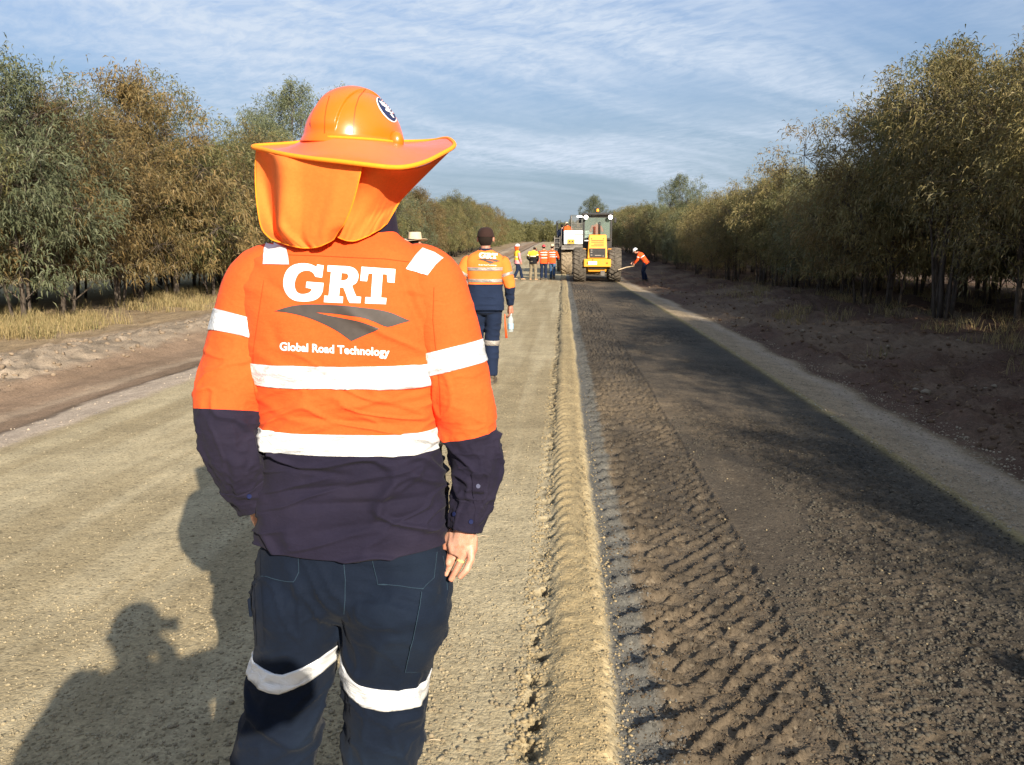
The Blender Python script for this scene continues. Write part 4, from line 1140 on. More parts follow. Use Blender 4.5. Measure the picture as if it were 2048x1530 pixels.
def trw(p):
    x, y, z = p[..., 0], p[..., 1], p[..., 2]
    w_ = vnoise(x * 6, y * 6, z * 6, 40)
    a = shp(vnoise(x * 6 + w_, y * 6, z * 13 + w_ * 1.6 + x * 7, 41)); b = shp(vnoise(x * 12, y * 12 + w_, z * 30 + x * 14 * np.sign(x + .5), 42))
    kn = .45 + .6 * np.exp(-((z - .45) / .22) ** 2) + .5 * np.exp(-((z - .12) / .14) ** 2) + .4 * np.exp(-((z - .80) / .06) ** 2)
    return (.0085 * a + .0045 * b) * kn
co += no * trw(co)[:, None]; me.vertices.foreach_set('co', co.ravel()); me.update(); me.shade_smooth()
pb = bvh_of(trs)
def legtape(cl, cr_, ztilt_pts):
    """ring of tape round a leg, laid on the cloth from the outside; edges given as photo points"""
    pass
def ringtape(Gleg, py0, py1, lean, name='knee_tape'):
    c0 = Gleg.mean(1); z0, z1 = at(700, py0, YM).z, at(700, py1, YM).z
    out = []
    for t in np.linspace(0, 1, 9):
        z = z0 + (z1 - z0) * t; i = int(np.argmin(np.abs(c0[:, 2] - z))); c = Vector(c0[i]); c.z = z; ring = []
        for a in np.linspace(0, 2 * np.pi, 97):
            d = Vector((math.cos(a), math.sin(a), 0)); zz = z + lean(math.cos(a), math.sin(a))
            o_ = Vector((c.x, c.y, zz)); best = None; h = pb.ray_cast(o_, d)
            p = h[0] if h[0] and (h[0] - o_).length < .15 else o_ + d * .09
            ring.append(p + d * .003)
        out.append(ring)
    G = np.array(out); n_ = G - np.array([[list(c0[int(np.argmin(np.abs(c0[:, 2] - r[0][2])))]) for _ in r] for r in G])
    G = np.concatenate([G[:1] - n_[:1] * .03 * np.array([1, 1, 0]), G, G[-1:] - n_[-1:] * .03 * np.array([1, 1, 0])])
    return open_grid(name, G, M['tape'], man)
# left band dips in the middle of the calf (cloth bunched), right band slopes gently
ringtape(LLg, 1340, 1302, lambda c, s: (.030 * c if c > 0 else .004 * -c) + (-.010 if s < 0 else 0) * (1 - abs(c)))
ringtape(RLg, 1367, 1326, lambda c, s: -.016 * c - .004 * (1 - abs(c)) + (.022 * max(0, -c - .4)))
tray = cray
for poly in ([(523, 1100), (599, 1106), (599, 1144), (588, 1165), (524, 1153)], [(742, 1106), (872, 1104), (866, 1156), (846, 1177), (756, 1168)]):
    project([[poly]], pb, .0032, 9, tray, 'back_pocket', M['trouser'], man)
    project([[strip(poly[1:] if poly[0][0] < 600 else poly[1:] + poly[:1], 1.3)]], pb, .0040, 9, tray, 'pocket_stitching', M['stitch'], man)
cp = [(843, 1182), (889, 1190), (897, 1225), (884, 1275), (866, 1342), (809, 1342), (828, 1260)]
project([[cp]], pb, .0045, 9, tray, 'cargo_pocket', M['trouser'], man); project([[strip([(843, 1182), (828, 1260), (809, 1342), (862, 1342)], 1.3)]], pb, .0052, 9, tray, 'pocket_stitching', M['stitch'], man)
cp = [(512, 1165), (524, 1160), (531, 1290), (518, 1292)]
project([[cp]], pb, .0045, 9, tray, 'cargo_pocket', M['trouser'], man)
project([[strip([(688, 1128), (691, 1160), (690, 1200), (688, 1228)], 1.4)]], pb, .0015, 9, tray, 'trouser_seam', M['stitch'], man)
project([[strip([(885, 1112), (892, 1150), (894, 1180)], 1.3)]], pb, .0015, 9, tray, 'trouser_seam', M['stitch'], man)
for sx in (1, -1):
    c = at(519 if sx < 0 else 896, 1185, YM); fm = MB()
    fm.box((c.x, YM - .01, c.z - .01), (.008, .12, .045), Matrix.Rotation(sx * .06, 3, 'Y'))
    fm.build('pocket_flap', M['trouser'], man, .003)
# body: head, neck, arms and hands, torso and legs under the clothes, one surface
bmb = MB()
hc = at(712, 352, 1.97); hyaw = R(-16); Rh_ = head_solids(bmb, hc, hyaw, -.08, 1.04)
nb_ = Vector((-.475, 1.955, 1.555))
bmb.tube([nb_ + Vector((0, -.01, -.06)), nb_, hc + Vector((0, -.005, -.05))], [.066, .058, .056], 16)
tg = [(k[0], k[1], k[2], k[3] - .022, k[4] - .02, 2.2) for k in torso_keys[:-2]]
addgrid(bmb, loft(tg, 24, 28, straight=True))
for K in (LA, RA):
    k_ = K[1:]; bmb.tube([Vector(k[:3]) for k in k_], [max(k[3] * .60, .024) for k in k_], 14)
for K in (LL, RL):
    bmb.tube([Vector((k[0], k[1], k[2])) for k in K], [k[3] * .72 for k in K], 14)
def fchain(pts, r):
    bmb.tube([at(px, py, Y) for px, py, Y in pts], r, 10)
# right hand: palm turned back, fingers curled down and in
fchain([(934, 1030, 1.915), (930, 1060, 1.912), (927, 1085, 1.912), (922, 1110, 1.912)], [(.024, .026), (.026, .026), (.031, .022), (.028, .017)])
fchain([(943, 1072, 1.915), (943, 1098, 1.912), (937, 1117, 1.905)], [.015, .015, .012])
fchain([(912, 1066, 1.92), (908, 1090, 1.915), (908, 1108, 1.91)], [.017, .017, .012])
fchain([(942, 1094, 1.902), (942, 1118, 1.890), (933, 1140, 1.880), (918, 1156, 1.878)], [.0098, .0090, .0084, .0070])
fchain([(928, 1096, 1.908), (922, 1122, 1.902), (910, 1145, 1.894), (900, 1162, 1.892)], [.0100, .0090, .0084, .0070])
fchain([(914, 1096, 1.918), (905, 1120, 1.918), (896, 1140, 1.914), (891, 1152, 1.912)], [.0100, .0090, .0082, .0068])
fchain([(905, 1094, 1.925), (901, 1112, 1.92), (898, 1124, 1.915), (897, 1132, 1.91)], [.0102, .0100, .0092, .0076])
fchain([(908, 1060, 1.925), (898, 1074, 1.93), (893, 1088, 1.93), (892, 1100, 1.925)], [.0150, .0130, .0110, .0085])
# left hand: slipping into the front pocket, back of the hand and wrist showing
fchain([(510, 1000, 1.925), (521, 1015, 1.935), (530, 1035, 1.965), (536, 1055, 2.0)], [(.024, .022), (.029, .020), (.034, .018), (.030, .016)])
for i in range(4):
    fchain([(529 + i * 3, 1045, 1.98 + .014 * i), (536 + i * 3, 1070, 2.0 + .014 * i), (543 + i * 3, 1090, 2.01 + .012 * i)], [.010, .0095, .008])
fchain([(519, 1010, 1.95), (514, 1030, 1.985), (518, 1048, 2.01)], [.013, .012, .009])
body = remeshed('body', bmb, M['skin'], man, .0032, 2)
face_parts(man, hc, Rh_, 1.04)
m_ = MB(); hp = [hc + Rh_ @ Vector(v) for v in ((.0, -.03, .03),)]
m_.ell(hc + Rh_ @ Vector((0, -.022, .012)), (.083, .090, .088), Rh_, 20, 14); m_.build('hair', M['hair'], man, smooth=True)
rg = MB(); a = at(922.5, 1119, 1.903); b = at(921, 1123, 1.902); rg.tube([a, b], .0104, 18, False); rg.build('finger_ring', gloss('gold_ring', (.75, .52, .2), .25), man, smooth=True)
bt = MB(); sb = MB()
for K in (LL, RL):
    k = K[-1]; boot(bt, (k[0], k[1] + .02, .087), (-.12 if K is LL else .15, 1, 0)); sole(sb, (k[0], k[1] + .02, .087), (-.12 if K is LL else .15, 1, 0))
bt.build('boots', M['boot'], man, smooth=True); sb.build('boot_soles', M['rubber'], man)

# hard hat with snap-on brim and neck flap
hat_c = at(709, 291, 1.97)
HR = .1105; NA, NP = 420, 90
hyw = R(-20); a_ = np.linspace(0, 2 * np.pi, NA, endpoint=False); dome = []
for i in range(NP):
    t = i / (NP - 1); ph = t * np.pi / 2
    rr2 = np.cos(ph) ** 1.06 * np.ones(NA); zz = np.sin(ph) * .122
    x = rr2 * np.cos(a_) * .104; y = rr2 * np.sin(a_) * .128
    # raised band from back to front over the crown
    w_ = .031; rg_ = sst(w_ + .0022, w_ - .0022, np.abs(x)) if False else (1 - sst(w_ - .0006, w_ + .0008, np.abs(x)))
    up_ = sst(.10, .24, t); k = 1 + .055 * rg_ * up_
    flare = .006 * (1 - sst(0, .10, t))
    x2, y2 = x * k + np.cos(a_) * flare, y * k + np.sin(a_) * flare; z2 = zz * (1 + .045 * rg_ * up_)
    # brow cut: soft crease line beside the band
    dome.append(np.stack([x2, y2, z2], -1))
dome = np.array(dome)
Rz = np.array(Matrix.Rotation(hyw, 3, 'Z')); Rt = np.array(Matrix.Rotation(R(3.0), 3, 'Y') @ Matrix.Rotation(R(3), 3, 'X'))
dome = (dome @ Rz.T) @ Rt.T + np.array(hat_c)
V = np.concatenate([dome.reshape(-1, 3), dome[-1].mean(0, keepdims=True)]); F = gridfaces(NP, NA).tolist() + [((NP - 1) * NA + j, (NP - 1) * NA + (j + 1) % NA, len(V) - 1) for j in range(NA)]
hh = mk('hard_hat', V, [tuple(f) for f in F], M['helmet'], man); mod(hh, 'SOLIDIFY', thickness=.003, offset=-1)
hb = BVHTree.FromPolygons([Vector(v) for v in V], [tuple(f) for f in F])
M['ridgeline'] = gloss('painted_ridge_shade', (.50, .055, .002), .5, 0)  # dark orange strips paint in the shade along the raised band's edges
project([[strip([(659, 192), (653, 213), (650, 233), (649, 267)], 1.5)]], hb, .0004, 5, cray, 'ridge_shade_line', M['ridgeline'], hh)
project([[strip([(731, 178), (718, 194), (711, 215), (708, 238), (707, 267)], 1.8)]], hb, .0004, 5, cray, 'ridge_shade_line', M['ridgeline'], hh)
# rain gutter lug and clips
lg = MB()
for px, py in ((797, 283),):
    h = hb.ray_cast(Vector((0, 0, CAMH)), ray(px - 8, py - 4).normalized())
    p = h[0] or at(px, py, 1.93); lg.ell(p + Vector((.004, -.004, -.004)), (.018, .016, .022), None, 12, 8)
lg.build('chin_strap_lug', M['helmet'], hh, smooth=True)
cl2 = MB(); 
for px, py in ((788, 290), (794, 270)):
    h = hb.ray_cast(Vector((0, 0, CAMH)), ray(px, py).normalized()); p = h[0] or at(px, py, 1.92)
    cl2.ell(p, (.0032, .0032, .0032) if py > 280 else (.002, .002, .002), None, 10, 6)
cl2.build('rivet', M['navyprint'], hh, smooth=True)
def ellp(cx, cy, a, b, ang, n=28): return [(cx + a * math.cos(t) * math.cos(ang) - b * math.sin(t) * math.sin(ang), cy + a * math.cos(t) * math.sin(ang) + b * math.sin(t) * math.cos(ang)) for t in [2 * math.pi * i / n for i in range(n)]]
sa = math.atan2(50, 37)
hk = dict(fn=cray, parent=hh)
project([[ellp(772.5, 219.5, 30.5, 11.0, sa)]], hb, .0010, 4, name='sticker', mat=M['print'], **hk)
project([[ellp(772.5, 219.5, 28.3, 8.8, sa)]], hb, .0016, 4, name='sticker_emblem', mat=M['navyprint'], **hk)
def sk(pts): return [(490 + x / 4.372, 160 + y / 4.372) for x, y in pts]
project([[sk([(1165, 185), (1200, 200), (1225, 225), (1262, 268), (1262, 285), (1240, 278), (1222, 262), (1228, 245), (1195, 225)])],
         [sk([(1222, 262), (1285, 292), (1282, 297), (1228, 272)])], [sk([(1262, 300), (1275, 296), (1290, 318), (1300, 335), (1286, 330)])]], hb, .0021, 3, name='sticker_print', mat=M['print'], **hk)
# brim: outer edge through photo points (near half), mirrored rise on the far half
out_pts = [(508, 289, 1.985), (530, 296, 1.90), (570, 305, 1.83), (620, 313, 1.79), (680, 320, 1.765), (735, 327, 1.755), (780, 332, 1.76), (815, 331, 1.775), (850, 322, 1.81), (880, 308, 1.87), (908, 291, 1.97)]
near = [at(*p) for p in out_pts]; cx0 = (near[0] + near[-1]) / 2
far_ = [Vector((cx0.x + (p.x - cx0.x) * .96, 2 * 1.98 - p.y + .015, (near[0].z + near[-1].z) / 2 + .035 * min(1, abs(p.y - 1.98) / .15))) for p in near[1:-1]][::-1]
loop = np.array([list(p) for p in near + far_]); loop = np.concatenate([loop[-2:], loop, loop[:3]]); lp = smoothpts(loop, 10)[20:-20]
lp = resample(lp, 181)[:-1]
an = np.arctan2(lp[:, 1] - hat_c.y, lp[:, 0] - hat_c.x)
inner = np.stack([np.cos(an) * .106, np.sin(an) * .128, 0 * an], -1) @ Rt.T + np.array(hat_c) + np.array([0, 0, .008])
bg_ = []
for t in np.linspace(0, 1, 26):
    sag = -.012 * np.sin(np.pi * t) - .004 * t
    p = inner * (1 - t) + lp * t; p[:, 2] += sag * (.6 + .4 * np.sin(an * 1 + 4.2)); bg_.append(p)
bg_ = np.array(bg_)
br = mk('brim', bg_.reshape(-1, 3), gridfaces(26, 180), M['brim'], hh); mod(br, 'SOLIDIFY', thickness=.0022, offset=0)
tr_ = MB(); V_, F_ = tube_vf([Vector(p) for p in bg_[-1]], .0050, 8, False); F_ += [(179 * 8 + j, 179 * 8 + (j + 1) % 8, (j + 1) % 8, j) for j in range(8)]; tr_.add(V_, F_)
V_, F_ = tube_vf([Vector(p) + Vector((0, 0, .0015)) for p in bg_[0]], .0034, 8, False); F_ += [(179 * 8 + j, 179 * 8 + (j + 1) % 8, (j + 1) % 8, j) for j in range(8)]; tr_.add(V_, F_)
tr_.build('brim_binding', M['flaptrim'], hh, smooth=True)
def cloth_panel(name, rows_, mat, wr, seed, trim=True):
    A = [smoothpts([list(at(*p)) for p in r], 12) for r in rows_]
    A = [resample(a, 70) for a in A]; G = smoothpts([a.ravel() for a in A], 10).reshape(-1, 70, 3)
    u, v = np.meshgrid(np.linspace(0, 1, 70), np.linspace(0, 1, G.shape[0]))
    G[..., 1] += wr * v * (vnoise(u * 7 + v, v * 1.3, None, seed) + .5 * vnoise(u * 15, v * 3, None, seed + 1))
    o = open_grid(name, G, M[mat], hh); mod(o, 'SOLIDIFY', thickness=.0016, offset=0)
    if trim:
        e = np.concatenate([G[:, 0], G[-1], G[::-1, -1]]); t_ = MB(); t_.tube([Vector(p) for p in e[::2]], .0016, 5); t_.build('flap_hem', M['flaptrim'], o, smooth=True)
    return o
cloth_panel('neck_flap', [
    [(513, 297, 1.97), (535, 305, 1.885), (560, 312, 1.835), (620, 320, 1.80), (680, 326, 1.78), (724, 331, 1.772)],
    [(511, 335, 1.96), (538, 335, 1.93), (560, 330, 1.825), (610, 340, 1.805), (675, 350, 1.785), (718, 360, 1.775)],
    [(512, 385, 1.94), (540, 385, 1.94), (562, 375, 1.825), (610, 385, 1.815), (665, 395, 1.795), (706, 405, 1.785)],
    [(518, 430, 1.91), (544, 435, 1.925), (562, 425, 1.825), (605, 435, 1.825), (650, 440, 1.81), (690, 445, 1.80)],
    [(527, 460, 1.88), (548, 466, 1.90), (566, 462, 1.828), (603, 470, 1.835), (642, 470, 1.822), (676, 462, 1.815)],
    [(545, 479, 1.865), (565, 487, 1.855), (585, 492, 1.845), (612, 496, 1.84), (642, 492, 1.832), (666, 478, 1.826)]], 'flap', .010, 70)
cloth_panel('neck_flap', [
    [(700, 328, 1.80), (735, 334, 1.79), (780, 339, 1.80), (820, 338, 1.83), (862, 325, 1.88), (903, 298, 1.965)],
    [(702, 352, 1.82), (728, 352, 1.80), (765, 352, 1.81), (800, 352, 1.85), (838, 347, 1.90), (868, 332, 1.95)],
    [(698, 385, 1.835), (720, 388, 1.825), (752, 388, 1.835), (778, 385, 1.87), (805, 382, 1.91), (826, 374, 1.94)],
    [(690, 420, 1.84), (710, 424, 1.835), (735, 423, 1.845), (760, 420, 1.875), (780, 413, 1.91), (800, 402, 1.935)],
    [(678, 447, 1.84), (698, 452, 1.835), (722, 450, 1.845), (746, 445, 1.865), (768, 437, 1.895), (786, 426, 1.92)],
    [(668, 470, 1.845), (682, 478, 1.84), (705, 482, 1.845), (730, 474, 1.86), (756, 461, 1.885), (774, 447, 1.91)]], 'flap', .008, 80)
man_parts = [o for o in bpy.data.objects if o.parent == man]
off = Vector((-.52, YM, 0)); man.location = off
for o in man_parts: o.location = o.location - off
# ------------------------------------------------------------------ the other people (own local frame: feet at 0, facing +Y)
def sect(a, b, ra, rb, e=2.3):
    return None
def figure(loc, rz, label, H=1.75, pose=None, shirt='orange', lower=None, trousers='navy2', boots='boot', hat=None, tapes=(1.16, 1.29), tapemat='tape',
           lowz=1.10, sleevecut=.62, skin='skin', voxel=.011, kneetape=None, collar=None, bulk=1.0, group=None, nobodyhand=False, armtapes=True, face=True):
    k = H / 1.75
    J = dict(pel=(0, 0, .93), waist=(0, .0, 1.08), chest=(0, .0, 1.30), neck=(0, .0, 1.47), head=(0, .03, 1.63), hy=0, ht=0,
             sL=(-.185, 0, 1.40), eL=(-.25, -.02, 1.12), wL=(-.25, .06, .88), sR=(.185, 0, 1.40), eR=(.25, -.02, 1.12), wR=(.25, .06, .88),
             hL=(-.09, 0, .90), kL=(-.10, .02, .50), aL=(-.11, 0, .087), hR=(.09, 0, .90), kR=(.10, .02, .50), aR=(.11, 0, .087),
             fL=(-.1, 1, 0), fR=(.1, 1, 0), tL=None, tR=None)
    J.update(pose or {})
    J = {a: (Vector(b) * k if isinstance(b, tuple) and a[0] != 'f' else b) for a, b in J.items()}
    z0 = float(gz(loc[0], loc[1])) if len(loc) == 2 else loc[2]
    root = empty('person', (loc[0], loc[1], z0), rz, label, 'person', group)
    B = bulk
    sp = [J['pel'], J['waist'], J['chest'], J['neck']]
    up = (J['neck'] - J['pel']).normalized(); rt = (J['sR'] - J['sL']).normalized()
    tk = []
    def sec(t_, rx, ry, e=2.4):
        # t_ along pelvis..neck
        seg = [0, .27, .70, 1.0]
        for i in range(3):
            if t_ <= seg[i + 1] or i == 2:
                q = (t_ - seg[i]) / (seg[i + 1] - seg[i]); c = sp[i].lerp(sp[i + 1], q) if q <= 1 else sp[2] + (sp[3] - sp[2]) * q; break
        if t_ < 0: c = sp[0] + (sp[0] - sp[1]) * (-t_ / .27)
        return (c.x, c.y, c.z, rx * B * k, ry * B * k, e)
    if lower == 'short': t0 = -.05
    else: t0 = -.20
    tk = [sec(t0, .188, .135), sec(0, .185, .13), sec(.25, .172, .122), sec(.5, .180, .128), sec(.72, .196, .128), sec(.85, .188, .110), sec(.93, .155, .09, 2.2), sec(.99, .10, .07, 2.0), sec(1.03, .066, .060, 2.0)]
    TRr, TNn = 90, 56
    G = loft(tk, TRr, TNn, right=rt); G = wrinkle(G, .006, 1.4, 8, int(abs(loc[0] * 100)) + 3, lambda T, H_: .5 + .8 * (T < .5))
    def arm(s, e, w_, seed):
        s, e, w_ = J[s], J[e], J[w_]; inn = s + (J['chest'] - s).normalized() * .05 * k
        fk = [(*(inn - up * .02 * k), .03 * k, .03 * k), (*(s - up * .012 * k), .064 * k * B, .064 * k * B), (*s.lerp(e, .5), .066 * k * B, .066 * k * B), (*e, .058 * k * B, .058 * k * B), (*e.lerp(w_, .5), .052 * k, .052 * k), (*w_.lerp(e, .04), .040 * k, .040 * k)]
        g = loft(fk, 64, 28); return wrinkle(g, .006, 1.0, 8, seed, lambda T, H_: .3 + 1.0 * (T > .4))
    aL, aR = arm('sL', 'eL', 'wL', 7), arm('sR', 'eR', 'wR', 8)
    cutr = 0
    if lower: 
        d = np.linspace(0, 1, TRr); cz = G.mean(1)[:, 2]; cutr = int(np.argmin(np.abs(cz - lowz * k)))
    ac = int(64 * sleevecut) if lower else 99
    mats = [M[shirt], M[lower if lower and lower != 'short' else shirt]]
    join_grids('shirt', [(G, lambda r: (r < cutr).astype(int)), (aL, lambda r: (r >= ac).astype(int)), (aR, lambda r: (r >= ac).astype(int))], mats, root)
    for tz_ in tapes:
        cz = G.mean(1)[:, 2]; i = int(np.argmin(np.abs(cz - tz_ * k))); open_grid('reflective_tape', band(G, i - 2 if voxel > .009 else i - 2, i + 3, .004), M[tapemat], root)
    if armtapes and tapes:
        for g in (aL, aR): open_grid('reflective_tape', band(g, 22, 26, .004), M[tapemat], root)
    tm_ = MB()
    pl = loft([(J['pel'].x, J['pel'].y, J['pel'].z + .08 * k, .160 * k * B, .112 * k * B, 2.3), (J['pel'].x, J['pel'].y, J['pel'].z, .172 * k * B, .122 * k * B, 2.3), (*((J['hL'] + J['hR']) / 2 - Vector((0, 0, .08 * k))), .165 * k * B, .115 * k * B, 2.2), (*((J['hL'] + J['hR']) / 2 - Vector((0, 0, .13 * k))), .12 * k, .08 * k, 2.0)], 10, 24, right=rt)
    addgrid(tm_, pl); lg_ = {}
    for q in 'LR':
        h_, kn, an_ = J['h' + q], J['k' + q], J['a' + q]
        Kk = [(*h_, .086 * k * B, .098 * k * B), (*h_.lerp(kn, .35), .088 * k * B, .092 * k * B), (*kn, .070 * k * B, .072 * k * B), (*kn.lerp(an_, .5), .070 * k * B, .072 * k * B), (*an_.lerp(kn, .02), .066 * k, .074 * k)]
        g = loft(Kk, 40, 28); lg_[q] = g; addgrid(tm_, g)
    tr_o = remeshed('trousers', tm_, M[trousers], root, max(voxel, .010), 4)
    me_ = tr_o.data; nv_ = len(me_.vertices); c_ = np.zeros(nv_ * 3, np.float32); me_.vertices.foreach_get('co', c_); c_ = c_.reshape(-1, 3); n_ = np.zeros(nv_ * 3, np.float32); me_.vertices.foreach_get('normal', n_); n_ = n_.reshape(-1, 3)
    c_ += n_ * ((1 - 2 * np.abs(vnoise(c_[:, 0] * 7, c_[:, 1] * 7, c_[:, 2] * 15, 77))) * .008)[:, None]; me_.vertices.foreach_set('co', c_.ravel()); me_.update(); me_.shade_smooth()
    if kneetape:
        for q in 'LR':
            g = lg_[q]; cz = g.mean(1)[:, 2]; i = int(np.argmin(np.abs(cz - kneetape * k))); open_grid('knee_tape', band(g, i - 1, i + 2, .010), M[tapemat], root)
    bm_ = MB(); hc_ = J['head']; Rh = head_solids(bm_, hc_, J['hy'], J['ht'], k)
    if hasattr(up, 'x') and (J['neck'] - J['pel']).normalized().z < .85 and J['ht'] == 0: pass
    bm_.tube([J['neck'] - up * .06 * k, J['neck'], hc_ - Vector((0, .01, .05)) * k], [.062 * k, .056 * k, .054 * k], 12)
    addgrid(bm_, loft([(t[0], t[1], t[2], t[3] - .025, t[4] - .022, 2.2) for t in tk[:-1]], 16, 20, right=rt))
    for q in 'LR':
        bm_.tube([J['s' + q], J['e' + q], J['w' + q]], [.045 * k, .036 * k, .026 * k], 10)
        bm_.tube([J['h' + q], J['k' + q], J['a' + q]], [.070 * k, .048 * k, .036 * k], 10)
        d = (J['w' + q] - J['e' + q]).normalized(); hd = J.get('d' + q, d); hd = Vector(hd)
        hand_solids(bm_, J['w' + q], hd, J.get('p' + q, (1 if q == 'L' else -1, 0, 0)), J.get('t' + q) or (0, 1, 0), k, J.get('curl' + q, .55), 1.0 if voxel < .009 else 1.15)
    bd = remeshed('body', bm_, M[skin], root, min(voxel, .0085), 3)
    if face: face_parts(root, hc_, Rh, k)
    hr_m = MB(); hr_m.ell(hc_ + Rh @ Vector((0, -.028, .004)) * k, (.080 * k, .084 * k, .096 * k), Rh, 16, 10); hr_m.build('hair', M['hair'], root, smooth=True)
    b_, s_ = MB(), MB()
    for q in 'LR':
        bq, sq = MB(), MB(); f_ = Vector(J['f' + q]); a_ = J['a' + q]; boot(bq, (a_.x, a_.y, a_.z), f_, k); sole(sq, (a_.x, a_.y, a_.z), f_, k)
        bo = bq.build('boot', M[boots], root, smooth=True); sq.build('sole', M['rubber'], bo)
    if collar:
        Gc_ = []
        for i in range(5):
            t = i / 4; a_ = np.linspace(0, 2 * np.pi, 30, endpoint=False); c = J['neck'] + up * (-.02 + .05 * t) * k
            Gc_.append(np.stack([c.x + (.076 - .008 * t) * k * np.cos(a_), c.y + (.072 - .008 * t) * k * np.sin(a_), c.z + 0 * a_], -1))
        oc = closegrid(np.array(Gc_), 'collar', M[collar], root); mod(oc, 'SOLIDIFY', thickness=.005, offset=0)
    if hat: hat(root, hc_, Rh, k)
    return root, G
def dome_grid(c, Rh, k, rx, ry, h, z0, n=40, m=12, mat='whitehelmet', root=None, name='hard_hat', p=.8):
    a = np.linspace(0, 2 * np.pi, n, endpoint=False); V, F = [], []
    for i in range(m):
        t = i / (m - 1) * np.pi / 2 * .999
        for x, y in zip(np.cos(a), np.sin(a)): V.append(c + Rh @ Vector((x * rx * np.cos(t) ** p, y * ry * np.cos(t) ** p - .006, z0 + h * np.sin(t) ** .95)) * k)
    F = [tuple(f) for f in gridfaces(m, n).tolist()]; V.append(c + Rh @ Vector((0, -.006, z0 + h)) * k); L = len(V) - 1; F += [((m - 1) * n + j, (m - 1) * n + (j + 1) % n, L) for j in range(n)]
    return mk(name, V, F, M[mat], root)
def brim_grid(c, Rh, k, fin, fout, z0, z1, mat, root, name='brim', n=48, m=6):
    V = []
    for i in range(m):
        t = i / (m - 1)
        for a in np.linspace(0, 2 * np.pi, n, endpoint=False):
            r0, r1 = fin(a), fout(a); r = [r0[q] * (1 - t) + r1[q] * t for q in (0, 1)]
            V.append(c + Rh @ Vector((math.cos(a) * r[0], math.sin(a) * r[1] - .006, z0 + (z1(a) - z0) * t ** 1.5)) * k)
    o = mk(name, V, gridfaces(m, n), M[mat], root); mod(o, 'SOLIDIFY', thickness=.004, offset=0); return o
def hat_hard(mat='whitehelmet', wide=None, flap=None):
    def f(root, c, Rh, k):
        o = dome_grid(c, Rh, k, .100, .122, .125, .035, mat=mat, root=root)
        if wide:
            brim_grid(c, Rh, k, lambda a: (.10, .12), lambda a: (.185, .20), .042, lambda a: .030 + .012 * math.cos(2 * a), wide, o)
            if flap:
                V = []; n = 26
                for t in np.linspace(0, 1, 8):
                    for a in np.linspace(math.pi * 1.02, math.pi * 1.98, n): V.append(c + Rh @ Vector((math.cos(a) * (.165 - .06 * t), math.sin(a) * (.175 - .05 * t), .03 - .20 * t)) * k)
                q = mk('neck_flap', V, gridfaces(8, n, False), M[flap], o); mod(q, 'SOLIDIFY', thickness=.003)
        else: brim_grid(c, Rh, k, lambda a: (.10, .12), lambda a: (.112, .134 + .045 * max(0, math.sin(a))), .038, lambda a: .030, mat, o)
    return f
def hat_cap(mat='brownfelt'):
    def f(root, c, Rh, k):
        o = dome_grid(c, Rh, k, .092, .108, .105, .022, mat=mat, root=root, name='cap', p=.7)
        V = []
        for t in np.linspace(0, 1, 6):
            for a in np.linspace(.35, math.pi - .35, 16): V.append(c + Rh @ Vector((math.cos(a) * (.088 + .0 * t), math.sin(a) * (.10 + .075 * t * math.sin(a)), .028 - .018 * t * math.sin(a))) * k)
        q = mk('cap_peak', V, gridfaces(6, 16, False), M[mat], o); mod(q, 'SOLIDIFY', thickness=.004)
    return f
def hat_felt(mat='straw', band_='brownfelt'):
    def f(root, c, Rh, k):
        n, m = 48, 16; V = []
        for i in range(m):
            t = i / (m - 1)
            for a in np.linspace(0, 2 * np.pi, n, endpoint=False):
                s = 1 - .16 * t - .5 * max(0, t - .82) / .18; pin = 1 - .14 * t * max(0, math.sin(a)) * abs(math.cos(a)) * 2
                dz = .125 * math.sin(min(1, t * 1.12) * math.pi / 2) - .028 * max(0, t - .8) / .2 * abs(math.sin(a))
                V.append(c + Rh @ Vector((math.cos(a) * .094 * s * pin, math.sin(a) * .112 * s - .006, .030 + dz)) * k)
        F = [tuple(x) for x in gridfaces(m, n).tolist()] + [tuple(range((m - 1) * n, m * n))]
        o = mk('felt_hat', V, F, M[mat], root)
        brim_grid(c, Rh, k, lambda a: (.092, .110), lambda a: (.178, .195), .034, lambda a: .024 + .034 * math.cos(a) ** 2, mat, o)
        V = []
        for t in (0, 1):
            for a in np.linspace(0, 2 * np.pi, n, endpoint=False): V.append(c + Rh @ Vector((math.cos(a) * .0965, math.sin(a) * .1145 - .006, .036 + .018 * t)) * k)
        q = mk('hat_band', V, gridfaces(2, n), M[band_], o); mod(q, 'SOLIDIFY', thickness=.003)
    return f
# second man, walking away with a water bottle
p2 = at(972, 768, 9.66); X2 = p2.x
man2, G2 = figure((X2, 9.66), R(0), 'man walking away in dark cap and orange and navy shirt holding a water bottle', 1.80,
    dict(neck=(0, .0, 1.455), sL=(-.185, 0, 1.355), sR=(.185, 0, 1.355), eL=(-.30, -.03, 1.12), wL=(-.27, .13, .97), eR=(.262, -.02, 1.10), wR=(.268, .05, .87), pR=(-1, .2, 0), tR=(0, 1, 0), curlR=.9, dR=(.0, .05, -1),
         pel=(0, -.01, .93), hL=(-.09, 0, .90), kL=(-.11, .10, .50), aL=(-.12, .02, .12), kR=(.065, .05, .49), aR=(.055, .02, .087), head=(.0, .045, 1.588), hR=(.09, 0, .90)),
    shirt='orange2', lower='navy2', trousers='navy2', hat=hat_cap(), tapes=(1.14, 1.265), tapemat='tapegrey', lowz=1.105, voxel=.008, kneetape=.46, collar='navy2', bulk=1.10, skin='skintan')
def sh2(poly):
    """move the big logo's artwork to this man's back"""
    ref = at(972, 520, 9.5); out = []
    for lp in poly: out.append([(958 + (x - 566) * .165 , 506 + (y - 530) * .145) for x, y in lp])
    return out
